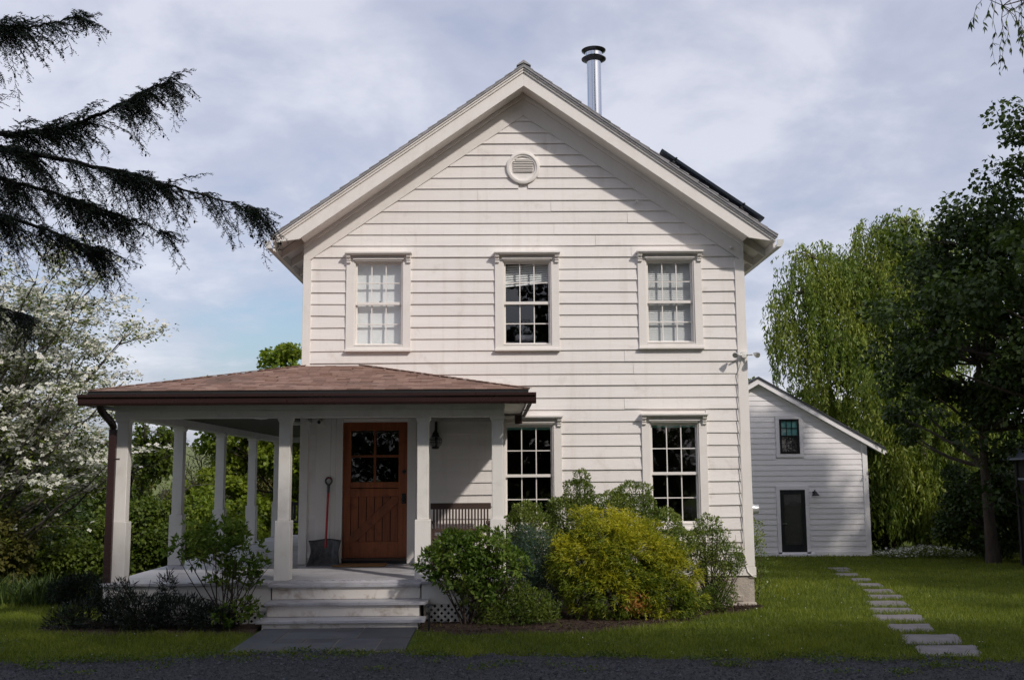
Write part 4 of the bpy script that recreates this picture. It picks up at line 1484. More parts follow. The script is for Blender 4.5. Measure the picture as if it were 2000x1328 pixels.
x0, x1, z0, z1 = AD
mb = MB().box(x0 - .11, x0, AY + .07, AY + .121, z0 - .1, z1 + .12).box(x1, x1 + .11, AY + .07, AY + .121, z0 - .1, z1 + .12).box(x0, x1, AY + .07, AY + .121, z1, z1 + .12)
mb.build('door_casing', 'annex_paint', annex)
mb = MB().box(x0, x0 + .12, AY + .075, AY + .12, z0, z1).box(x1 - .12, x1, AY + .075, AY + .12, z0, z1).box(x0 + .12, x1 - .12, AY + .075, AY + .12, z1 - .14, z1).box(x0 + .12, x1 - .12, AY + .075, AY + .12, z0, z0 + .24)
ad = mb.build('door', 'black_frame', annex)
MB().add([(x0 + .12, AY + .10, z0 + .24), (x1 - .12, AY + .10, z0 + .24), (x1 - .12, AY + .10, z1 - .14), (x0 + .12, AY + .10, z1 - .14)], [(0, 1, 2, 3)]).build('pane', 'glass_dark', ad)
box('dark_room_panel', x0 + .12, x1 - .12, AY + .114, AY + .118, z0 + .24, z1 - .14, 'interior', ad)  # dark board behind the door glass, in place of the unlit inside
MB().bar((x0 + .04, AY + .05, .42), (x0 + .17, AY + .05, .42), .02, .02).build('handle', 'steel', ad)
box('door_sill', x0 - .12, x1 + .25, AY - .1, AY + .069, AZ - .05, z0 - .04, 'annex_paint', annex, .006)
MB().tube([(11.57, AY + 1.0, 3.0), (11.57, AY + 1.0, 3.50)], .05, 10).build('vent_pipe', 'gutter_white', annex, 0, True)
an = empty('annex_sconce', (10.06, AY + .05, 1.33), 'small black barn sconce right of the annex door', 'lamp')
box('back_plate', 10.02, 10.10, AY + .05, AY + .083, 1.30, 1.42, 'black_metal', an, .005)
MB().tube([(10.06, AY + .05, 1.40), (10.06, AY - .05, 1.46), (10.06, AY - .12, 1.40)], .014, 8).build('arm', 'black_metal', an, 0, True)
MB().lathe([(.02, 1.42), (.05, 1.38), (.12, 1.29), (.125, 1.28)], 10.06, AY - .12, 18).build('shade', 'black_metal', an, 0, True)

# dark shed at the right edge
shd = empty('dark_shed', (14.2, 8.9, -.4), 'very dark wooden shed with pale metal roof edge at the right of the lawn', 'shed')
sx0, sx1, sy, sy1 = 13.25, 15.9, 7.4, 10.4
zb0 = -.45
nb = 17
for i in range(nb):
    y0 = sy + (sy1 - sy) * i / nb
    box('board', sx0, sx0 + .03, y0 + .004, y0 + (sy1 - sy) / nb - .004, zb0, 2.35, 'shed_brown', shd)
    x = sx0 + .031 + (sx1 - sx0 - .031) * i / nb
    box('board', x + .004, x + (sx1 - sx0) / nb - .006, sy, sy + .03, zb0, 2.35, 'shed_brown', shd)
MB().box(sx0 + .0305, sx1, sy + .0305, sy1, zb0, 2.35).build('wall', 'shed_brown', shd)
box('trim', sx0 - .03, sx0 - .002, sy, sy1 + .02, 1.78, 1.83, 'shed_roof', shd)
box('corner_post', sx0 - .05, sx0 + .05, sy1 + .002, sy1 + .1, zb0, 2.35, 'shed_brown', shd)
for s_ in (0, 1):
    xm_ = (sx0 + sx1) / 2
    xa_ = sx0 - .25 if not s_ else sx1 + .25
    MB().prism([(xa_, 2.28), (xm_, 3.35), (xm_, 3.39), (xa_, 2.32)], sy - .3, sy1 + .3).build('roof', 'shed_roof', shd)

# ------------------------------------------------------------------ vegetation
def tubes(paths, sides=5):
    """many tapered limbs as one vertex/face set; paths: list of (points (n,3), radii (n,))"""
    V, F = [], []
    k0 = 0
    for P, rad in paths:
        P = np.asarray(P, float)
        n = len(P)
        d = np.gradient(P, axis=0)
        d = nrm(d)
        ref = np.where(np.abs(d[:, 2:3]) > .9, np.array([[1., 0, 0]]), np.array([[0, 0, 1.]]))
        a = nrm(np.cross(d, ref))
        b = np.cross(d, a)
        t = np.arange(sides) * 2 * np.pi / sides
        ring = P[:, None] + (a[:, None] * np.cos(t)[None, :, None] + b[:, None] * np.sin(t)[None, :, None]) * np.asarray(rad)[:, None, None]
        V.append(ring.reshape(-1, 3))
        for i in range(n - 1):
            for k in range(sides):
                k2 = (k + 1) % sides
                F.append((k0 + i * sides + k, k0 + i * sides + k2, k0 + (i + 1) * sides + k2, k0 + (i + 1) * sides + k))
        k0 += n * sides
    return np.concatenate(V), F


def tube_obj(name, paths, mat, parent, sides=5):
    V, F = tubes(paths, sides)
    c = (V.min(0) + V.max(0)) / 2
    me = bpy.data.meshes.new(name)
    me.from_pydata((V - c).tolist(), [], F)
    me.polygons.foreach_set('use_smooth', np.ones(len(F), bool))
    me.materials.append(MATS[mat])
    return link(name, me, c, parent)


def bez(a, b, c, n=7):
    t = np.linspace(0, 1, n)[:, None]
    return (1 - t) ** 2 * a + 2 * t * (1 - t) * b + t ** 2 * c


def copy_tree(o, parent=None, mats=None):
    c = o.copy()
    COL.objects.link(c)
    c.parent = parent
    for ch in o.children:
        copy_tree(ch, c)
    return c


def broad_tree(name, label, x, y, h, rx, rz, zc, ncl, per, leaf, mat='leaf_maple', group=None, trunk_r=.14, seed=1, rc=.26, flat=.62,
               hollow=.35, bark='bark', cat='tree', lean=0.0, ry=None, taper=0.0, lumpy=.16):
    """tree: trunk, limbs reaching to leaf clumps, leaves spread through each clump"""
    global rng
    rng = np.random.default_rng(seed)
    z0 = zg(x, y)
    ry = ry or rx
    root = empty(name, (x, y, z0), label, cat, group)
    # clump centres in an uneven ellipsoid, fuller outside
    c = []
    while len(c) < ncl:
        d = rng.normal(size=3)
        d /= np.linalg.norm(d)
        lump = 1 + lumpy * math.sin(3 * math.atan2(d[1], d[0]) + seed) + lumpy * .8 * math.sin(5 * d[2] + seed * 2)
        r0 = lump * (hollow + (1 - hollow) * rng.uniform() ** .45)
        tp_ = 1 - taper * d[2] * r0
        p = np.array([d[0] * rx * r0 * tp_, d[1] * ry * r0 * tp_, d[2] * rz * r0])
        if z0 + zc + p[2] < z0 + .25:
            continue
        c.append(p + [x + lean * (zc + p[2]) / h, y, z0 + zc])
    c = np.array(c)
    tx = x + lean * .6
    trunk = bez(np.array([x, y, z0 - .1]), np.array([x + rng.uniform(-.2, .2), y, z0 + h * .4]), np.array([tx, y, z0 + min(h * .85, zc + rz * .6)]), 9)
    paths = [(trunk, np.linspace(trunk_r, trunk_r * .22, 9) * (1 + .35 * np.exp(-np.arange(9) * 1.5)))]
    tr = tube_obj('trunk', paths, bark, root, 9)
    limbs = []
    for q in c[rng.permutation(len(c))[:min(len(c), 90)]]:
        hz = np.clip(q[2] - rng.uniform(.2, .5) * np.hypot(q[0] - x, q[1] - y) - .2, z0 + h * .12, z0 + zc + rz * .5)
        i = np.argmin(np.abs(trunk[:, 2] - hz))
        a = trunk[i]
        m_ = a * .45 + q * .55 + np.array([0, 0, -.08 * np.linalg.norm(q - a)]) + rng.normal(0, .06, 3) * np.linalg.norm(q - a)
        L = np.linalg.norm(q - a)
        limbs.append((bez(a, m_, q, 6), np.linspace(min(trunk_r * .45, .012 + L * .018), .006, 6)))
    tube_obj('limbs', limbs, bark, root, 5)
    n = ncl * per
    rcl = rc * rx * rng.uniform(.65, 1.3, ncl)
    idx = np.repeat(np.arange(ncl), per)
    off = rand_dirs(n) * (rng.uniform(0, 1, (n, 1)) ** .4) * rcl[idx][:, None]
    off[:, 2] *= flat
    P = c[idx] + off
    P[:, 2] = np.maximum(P[:, 2], z0 + .05)
    Nn = nrm(rng.normal(0, .55, (n, 3)) + np.array([.0, 0, .75]) + .5 * nrm(off + 1e-6))
    T = nrm(nrm(off + 1e-6) * .7 + rng.normal(0, .6, (n, 3)) + np.array([0, 0, -.35]))
    L = leaf * rng.uniform(.65, 1.25, n)
    tint = np.clip(np.repeat(rng.uniform(.1, .9, ncl), per) * .45 + rng.uniform(0, 1, n) * .55, 0, 1)
    lv = array_mesh('crown', leaf_quads(P, T, Nn, L, L * .8), 4, mat, root, tint)
    tag(lv, kind='stuff')
    return root


# --- woods and trees behind the porch, left
broad_tree('maple_tree', 'bright green young maple behind the left porch columns, topping the porch roof', -7.0, 17.5, 7.2, 2.0, 3.1, 3.8, 100, 380, .15, 'leaf_maple', None, .12, 3)
broad_tree('maple_tree', 'bright green maple seen between the last porch column and the farmhouse corner', -5.0, 19.5, 6.2, 2.0, 2.9, 3.0, 70, 330, .17, 'leaf_maple', None, .11, 5)
broad_tree('maple_tree', 'low bright green maple sapling behind the third porch column', -8.5, 15.5, 2.7, 1.35, 1.2, 1.2, 45, 300, .12, 'leaf_maple', None, .06, 8)
GB = 'thicket bushes left of the house'
for i, (x, y, h, rx, mat, lab) in enumerate([
        (-13.3, 16, 3.3, 1.7, 'leaf_mid', 'green thicket tree in shade behind the dogwood trunk'),
        (-14.6, 15, 4.3, 2.2, 'leaf_dark', 'dark thicket tree near the left edge behind the dogwood'),
        (-10.9, 21.5, 2.5, 1.6, 'leaf_olive', 'low olive brown budding tree seen past the second porch column'),
        (-15.0, 24, 2.8, 2.4, 'leaf_mid', 'wide green tree deep behind the flowering dogwood'),
        (-8.2, 27, 3.6, 2.4, 'leaf_olive', 'olive tree far behind the third porch column'),
        (-16.4, 19, 4.8, 2.8, 'leaf_dark', 'dark tree far back at the left edge'),
        (-8.75, 10.6, 1.9, 1.25, 'leaf_mid', 'rounded green bush seen between the first two porch columns'),
        (-7.5, 11.8, 1.75, 1.25, 'leaf_maple', 'rounded bright bush seen between the second and third porch columns'),
        (-11.4, 10.0, 2.0, 1.5, 'leaf_dark', 'dark green bush left of the downspout behind the lawn'),
        (-8.75, 6.2, .95, 1.0, 'leaf_mid', 'low spreading green shrub left of the downspout'),
        (-10.0, 6.8, 1.05, 1.15, 'leaf_mid', 'low spreading green shrub under the dogwood'),
        (-9.7, 4.2, 1.5, .9, 'leaf_olive', 'yellow green shrub at the left edge under the dogwood'),
        (-11.4, 17.5, 2.2, 1.4, 'leaf_mid', 'leafy green tree just right of the downspout in the distance')]):
    broad_tree('thicket_bush' if h < 3 else 'thicket_tree', lab, x, y, h, rx, h * .46, h * .5, int(40 + rx * 16), 230, .062 + .017 * h, mat, GB, .03 + .012 * h, 20 + i, .3, .7,
               cat='bush' if h < 3 else 'tree')
broad_tree('garden_tree', 'pale green tree top right of the farmhouse above the annex roof', 10.9, 31, 7.6, 2.4, 2.4, 5.6, 60, 260, .2, 'leaf_maple', None, .13, 41)
FAR = 'far trees along the horizon'
far0 = broad_tree('far_tree', 'distant olive green tree on the horizon', -38, 88, 4, 3.4, 1.9, 1.9, 50, 130, .45, 'leaf_olive', FAR, .2, 50, .3, .7)
for i, (x, y, s) in enumerate([(-31, 92, .8), (-24, 86, .7), (-45, 85, 1.0), (-52, 90, 1.0)]):
    c = copy_tree(far0)
    c.location = (x, y, zg(x, y))
    c.rotation_euler.z = i * 1.3
    c.scale = (s, s, s)


def bare_tree(name, label, x, y, h, seed, leaves=0, mat='leaf_olive', vine=0):
    global rng
    rng = np.random.default_rng(seed)
    z0 = zg(x, y)
    root = empty(name, (x, y, z0), label, 'tree')
    paths, tips = [], []

    def grow(p, d, L, r, lev):
        n = 6
        pts = [p]
        dd = d.copy()
        for i in range(n - 1):
            dd = dd + rng.normal(0, .13, 3) + np.array([0, 0, .05])
            dd /= np.linalg.norm(dd)
            pts.append(pts[-1] + dd * L / (n - 1))
        pts = np.array(pts)
        paths.append((pts, np.linspace(r, r * .55, n)))
        if lev == 0:
            tips.append(pts[-1])
            return
        for k in range(rng.integers(3, 5)):
            i = rng.integers(2, n)
            nd = dd + rng.normal(0, .55, 3)
            nd /= np.linalg.norm(nd)
            grow(pts[i], nd, L * rng.uniform(.5, .75), r * .5, lev - 1)
    grow(np.array([x, y, z0 - .1]), np.array([.08, 0, 1.]), h * .5, .02 * h, 4 if h > 3 else 3)
    tube_obj('trunk', paths, 'bark_grey', root, 4)
    if vine:
        n = vine
        pts = np.concatenate([q[0] for q in paths[:14]])
        P = pts[rng.integers(0, len(pts), n)] + rng.normal(0, .12, (n, 3)) * np.array([1, 1, 1.3])
        L = .11 * rng.uniform(.6, 1.2, n)
        tag(array_mesh('vine', leaf_quads(P, rand_dirs(n), rand_dirs(n), L, L * .85), 4, 'leaf_mid', root, rng.uniform(0, 1, n)), kind='stuff')
    if leaves:
        n = leaves
        tp = np.array(tips)
        P = tp[rng.integers(0, len(tp), n)] + rng.normal(0, .08, (n, 3))
        L = .05 * rng.uniform(.6, 1.3, n)
        tag(array_mesh('buds', leaf_quads(P, rand_dirs(n), rand_dirs(n), L, L * .7), 4, mat, root, rng.uniform(0, 1, n)), kind='stuff')


bare_tree('vine_tree', 'slender tree wrapped in green vine between the first two porch columns', -9.7, 13, 4.6, 61, 600, 'leaf_mid', 4200)
bare_tree('bare_tree', 'nearly leafless budding tree between the second and third porch columns', -9.6, 19.0, 5.3, 62, 1500)
bare_tree('bare_tree', 'nearly leafless tangle of branches in shade under the dogwood', -11.3, 9.0, 2.2, 63, 200)


# --- flowering dogwood
def dogwood():
    global rng
    rng = np.random.default_rng(77)
    x, y = -10.3, 4.6
    z0 = zg(x, y)
    root = empty('dogwood_tree', (x, y, z0), 'dogwood covered in white blossom at the left edge of the picture', 'tree')
    trunk = bez(np.array([x, y, z0 - .1]), np.array([x + .2, y, z0 + 1.5]), np.array([x - .1, y, z0 + 4.6]), 9)
    tube_obj('trunk', [(trunk, np.linspace(.16, .05, 9))], 'bark_grey', root, 9)
    limbs, cl = [], []
    for k in range(96):
        a = rng.uniform(0, 6.283)
        hz = rng.uniform(.14, 1.0)
        reach = 3.75 * (1 - .5 * max(0, hz - .45)) * rng.uniform(.45, 1.0)
        z = z0 + .9 + hz * 5.6
        q = np.array([x + reach * math.cos(a), y + reach * .8 * math.sin(a), z + .1 * reach])
        i = int(np.clip((hz * .8) * 8, 0, 8))
        s = trunk[i]
        mid = s * .4 + q * .6 + np.array([0, 0, -.25])
        b = bez(s, mid, q, 9)
        b[1:-1] += rng.normal(0, .05, (7, 3))
        limbs.append((b, np.linspace(.045, .008, 9)))
        for t in range(7):
            j = rng.integers(3, 9)
            e = b[j] + np.array([rng.normal(0, .45), rng.normal(0, .45), rng.uniform(-.05, .35)])
            bb = bez(b[j], (b[j] + e) / 2 + rng.normal(0, .08, 3), e, 5)
            limbs.append((bb, np.linspace(.011, .004, 5)))
            cl += [bb[-1], bb[-2], bb[2]]
    tube_obj('limbs', limbs, 'bark_grey', root, 4)
    cl = np.array(cl)
    ncl = len(cl)
    # leaves
    n = ncl * 24
    idx = np.repeat(np.arange(ncl), 24)
    P = cl[idx] + rng.normal(0, 1, (n, 3)) * np.array([.15, .15, .06])
    T = nrm(rng.normal(0, 1, (n, 3)) * [1, 1, .4])
    Nn = nrm(rng.normal(0, .4, (n, 3)) + [0, 0, 1])
    L = rng.uniform(.05, .10, n)
    tag(array_mesh('leaves', leaf_quads(P, T, Nn, L, L * .55), 4, 'leaf_dogwood', root, rng.uniform(0, 1, n)), kind='stuff')
    # blossoms: four bracts each, in layers on top of the twigs
    w = np.where(cl[:, 2] > z0 + 1.8, 1.25, .12) * rng.uniform(.15, 1.3, ncl)
    cnt = (w * 12).astype(int)
    idx = np.repeat(np.arange(ncl), cnt)
    n = len(idx)
    C = cl[idx] + rng.normal(0, 1, (n, 3)) * np.array([.17, .17, .05]) + [0, 0, .05]
    up = nrm(rng.normal(0, .42, (n, 3)) + [0, -.25, .85])
    a0 = nrm(np.cross(up, rand_dirs(n)))
    b0 = np.cross(up, a0)
    V = []
    for k in range(4):
        t = k * math.pi / 2
        T = nrm(a0 * math.cos(t) + b0 * math.sin(t) + up * .12)
        V.append(leaf_quads(C, T, up, np.full(n, .054), np.full(n, .047), .1, .62).reshape(n, 4, 3))
    V = np.stack(V, 1).reshape(-1, 3)
    tag(array_mesh('blossom', V, 4, 'blossom', root, np.repeat(rng.uniform(0, 1, n), 4)), kind='stuff')


dogwood()


# --- willow
def willow():
    global rng
    rng = np.random.default_rng(88)
    x, y = 15.8, 22.5
    z0 = zg(x, y)
    root = empty('willow_tree', (x, y, z0), 'tall weeping willow with long hanging strands behind the white annex', 'tree')
    trunk = bez(np.array([x, y, z0 - .2]), np.array([x - .3, y, z0 + 3]), np.array([x + .2, y, z0 + 8.5]), 9)
    tube_obj('trunk', [(trunk, np.linspace(.42, .14, 9))], 'bark', root, 9)
    lobes = []
    for lx, ly, lz, lr in [(10.9, 21.6, 6.9, .8), (11.9, 22, 9.4, 1.25), (11.15, 21.8, 8.1, 1.0), (12.8, 21.6, 8.6, 1.1), (13.7, 21.5, 7.2, 1.1), (13.55, 22.2, 9.4, 1.0), (14.85, 22.4, 10.7, 1.15), (15.6, 22.6, 10.9, 1.0),
                           (14.45, 21.4, 8.9, 1.3), (12.2, 21.2, 6.1, 1.3), (13.7, 20.9, 5.0, 1.25), (15.2, 21.0, 7.7, 1.45), (16.5, 22.4, 9.9, 1.35), (12.95, 21.0, 6.7, 1.1), (11.7, 21.0, 4.6, .95), (16.2, 21, 6.9, 1.5), (14.9, 20.6, 5.6, 1.3), (17.8, 22.0, 8.8, 1.5)]:
        lobes.append((lx, ly + rng.normal(0, .5), lz - .05 * lr, lr, lr * 1.05))
    limbs, V, TT, S = [], [], [], []
    for lx, ly, lz, lr, lh in lobes:
        s = trunk[rng.integers(3, 9)]
        q = np.array([lx, ly, lz + lh * .4])
        limbs.append((bez(s, (s + q) / 2 + [0, 0, .8], q, 8), np.linspace(.14, .03, 8)))
        for k in range(int(70 + 78 * lr ** 2)):
            d = rng.normal(size=3)
            d /= np.linalg.norm(d)
            d[2] = abs(d[2])
            p = np.array([lx, ly, lz]) + d * np.array([lr, lr, lh]) * rng.uniform(.45, 1.08)
            if k < 10:
                limbs.append((bez(q, (q + p) / 2 + [0, 0, .4], p, 6), np.linspace(.03, .008, 6)))
            S.append((p, d, rng.uniform(.5, 2.1) * (1.6 if rng.uniform() < .2 else 1)))
    # low lit curtains beside the annex
    for cx, cz, w_, n_ in ((13.0, 2.9, .5, 120), (13.8, 2.2, .45, 70), (12.4, 3.2, .25, 40), (14.75, 1.7, .16, 40), (12.9, 5.2, .7, 110), (14.4, 5.0, .8, 90), (15.4, 4.2, .7, 70)):
        for k in range(n_):
            p = np.array([cx + rng.normal(0, w_ * .5), 17.5 + rng.normal(0, .3), cz + rng.normal(0, .35)])
            S.append((p, np.array([rng.normal(), rng.normal(), 0]), rng.uniform(1.6, 3.2)))
    tube_obj('limbs', limbs, 'bark', root, 5)
    P, T = [], []
    for p, d, Ln in S:
        zmin = zg(p[0], p[1]) + rng.uniform(.15, .7)
        Ln = min(Ln, p[2] - zmin)
        if Ln < .3:
            continue
        m_ = int(Ln / .062)
        t = np.linspace(0, 1, m_)
        out = np.minimum(t * 6, 1)[:, None] * d[None] * np.array([.28, .28, 0])
        sway = np.stack([.10 * np.sin(t * 4 + p[0] * 9), .10 * np.cos(t * 3 + p[1] * 7), 0 * t], 1)
        pts = p + out + sway
        pts[:, 2] += .18 * np.sin(np.minimum(t * Ln / .5, 1) * math.pi) - t * Ln
        pts += rng.normal(0, .025, pts.shape)
        P.append(pts)
        T.append(np.tile([0, 0, -1.], (m_, 1)) + rng.normal(0, .42, (m_, 3)))
    P, T = np.concatenate(P), nrm(np.concatenate(T))
    n = len(P)
    L = rng.uniform(.12, .23, n)
    Nn = rand_dirs(n) + [0, -.4, .2]
    tint = np.clip(.5 + .22 * np.sin(P[:, 0] * 2.3 + P[:, 2] * 1.3) + rng.normal(0, .22, n), 0, 1)
    tag(array_mesh('strands', leaf_quads(P, T, Nn, L, L * .30), 4, 'leaf_willow', root, tint), kind='stuff')


willow()

# --- dark maple on the right, and the trees that shade this side from outside the picture
broad_tree('dark_maple', 'big dark green maple filling the right edge before the willow', 14.4, 8.6, 12.6, 3.7, 5.2, 6.6, 290, 180, .145, 'leaf_dark', None, .3, 95, .17, .6, .3, taper=.28, lumpy=.24)
broad_tree('dark_maple', 'lower dark maple boughs reaching left of the big maple before the willow strands', 13.0, 11.5, 8.4, 2.2, 2.9, 5.6, 110, 200, .13, 'leaf_dark', None, .16, 96, .2, .6, .4, taper=.2, lumpy=.3)
yard = broad_tree('yard_tree', 'dark tree outside the right edge with twigs hanging into the top right corner', 17.4, -.8, 13.0, 4.3, 5.0, 8.2, 130, 150, .15, 'leaf_dark', None, .28, 97, .22, .6, .4)
def hanging_bough(root, x0):
    global rng
    rng = np.random.default_rng(140)
    a, e = np.array([17.4, -.8, 9.5]), np.array([x0, -1.0, 9.0])
    b = bez(a, (a + e) / 2 + [0, 0, 1.2], e, 24)
    paths, P, T = [(b, np.linspace(.07, .008, 24))], [], []
    for k in range(90):
        i = rng.integers(14, 24)
        q = b[i] + rng.normal(0, .25, 3) * [1, 1, .6]
        L = rng.uniform(.35, 1.0)
        t = np.linspace(0, 1, 7)[:, None]
        pts = q + np.array([rng.normal(0, .25), rng.normal(0, .25), -1]) * L * t + rng.normal(0, .02, (7, 3))
        paths.append((np.vstack([b[i], pts]), np.linspace(.006, .002, 8)))
        for m_ in range(18):
            P.append(pts[rng.integers(1, 7)])
            T.append([rng.normal(0, .4), rng.normal(0, .4), -1])
    tube_obj('hanging_bough', paths, 'bark', root, 4)
    P, T = np.array(P), nrm(np.array(T))
    n = len(P)
    L = rng.uniform(.07, .15, n)
    tag(array_mesh('hanging_leaves', leaf_quads(P, T, rand_dirs(n), L, L * .22), 4, 'leaf_dark', root, rng.uniform(0, 1, n)), kind='stuff')


hanging_bough(yard, 7.75)
broad_tree('backdrop_tree', 'green tree in the gap between annex and dark maple, behind the willow', 19.0, 30, 6.5, 3.2, 3.4, 3.3, 90, 230, .2, 'leaf_mid', None, .2, 111, .26, .6, .5)
broad_tree('backdrop_tree', 'green tree behind the annex roof and the willow strands', 14.2, 31, 6.0, 3.0, 3.0, 3.0, 80, 230, .2, 'leaf_mid', None, .2, 112, .26, .6, .5)
broad_tree('backdrop_bush', 'dark undergrowth behind the willow curtains at the lawn end', 15.6, 20.8, 3.4, 2.2, 1.7, 1.6, 80, 230, .12, 'leaf_dark', None, .06, 113, .26, .6, .5, cat='bush')
broad_tree('backdrop_bush', 'dark undergrowth beside the right wall of the annex', 13.4, 19.4, 3.0, 1.3, 1.5, 1.5, 50, 230, .12, 'leaf_dark', None, .05, 114, .28, .6, .5, cat='bush')
broad_tree('backdrop_bush', 'dark bush left of the shed under the big maple', 13.6, 13.2, 2.6, 1.2, 1.3, 1.2, 50, 200, .11, 'leaf_dark', None, .05, 115, .28, .6, .5, cat='bush')
broad_tree('backdrop_bush', 'dark thicket bush behind the maple trunk at the right', 15.9, 14.6, 3.6, 1.7, 1.8, 1.7, 70, 200, .12, 'leaf_dark', None, .06, 117, .26, .6, .5, cat='bush')
broad_tree('backdrop_bush', 'dark thicket bush between the maple trunk and the shed', 14.6, 12.2, 2.6, 1.1, 1.3, 1.2, 50, 200, .11, 'leaf_dark', None, .05, 118, .26, .6, .5, cat='bush')
broad_tree('backdrop_bush', 'wide dark bush behind the shed at the right edge', 18.6, 16.5, 4.2, 2.2, 2.0, 1.9, 70, 200, .13, 'leaf_dark', None, .06, 119, .26, .6, .5, cat='bush')
broad_tree('backdrop_tree', 'tall dark tree behind the willow at the right', 24.0, 27, 9, 3.6, 4.2, 4.6, 90, 200, .22, 'leaf_dark', None, .2, 116, .26, .6, .5)
SH = 'tall trees behind the camera shading the drive'
st0 = broad_tree('shade_tree', 'tall tree behind the viewer that shades the gravel drive', 4.2, -26, 22, 4.8, 8.6, 13.0, 140, 150, .38, 'leaf_dark', SH, .4, 98, .24, .65, .35, taper=-.22)
for i, (x, y, s) in enumerate([(8.2, -17.8, .70), (4.4, -18.6, .74), (12.2, -17.4, .60), (16.2, -17.0, .60), (20.0, -15, .64), (21.0, -9.5, .64)]):
    c = copy_tree(st0)
    c.location = (x, y, zg(x, y))
    c.rotation_euler.z = i * 1.7 + .4
    c.scale = (s, s, s)
HG = 'unseen hedge bushes added behind the camera to darken pane reflections'  # unseen bushes, added so the door and window panes reflect dark foliage
hg0 = broad_tree('added_hedge_bush', 'tall dark hedge bush added behind the viewer to darken the pane reflections', -12, -23, 5.5, 2.6, 2.7, 2.75, 60, 150, .2, 'leaf_dark', HG, .1, 120, .3, .7)
for i in range(7):
    c = copy_tree(hg0)
    x = -7.5 + i * 4.4
    c.location = (x, -23 - (i % 3) * .8, zg(x, -23))
    c.rotation_euler.z = i * 1.9
    c.scale = (1, 1, 1.45 if i in (1, 2) else .62 + .1 * (i % 4))


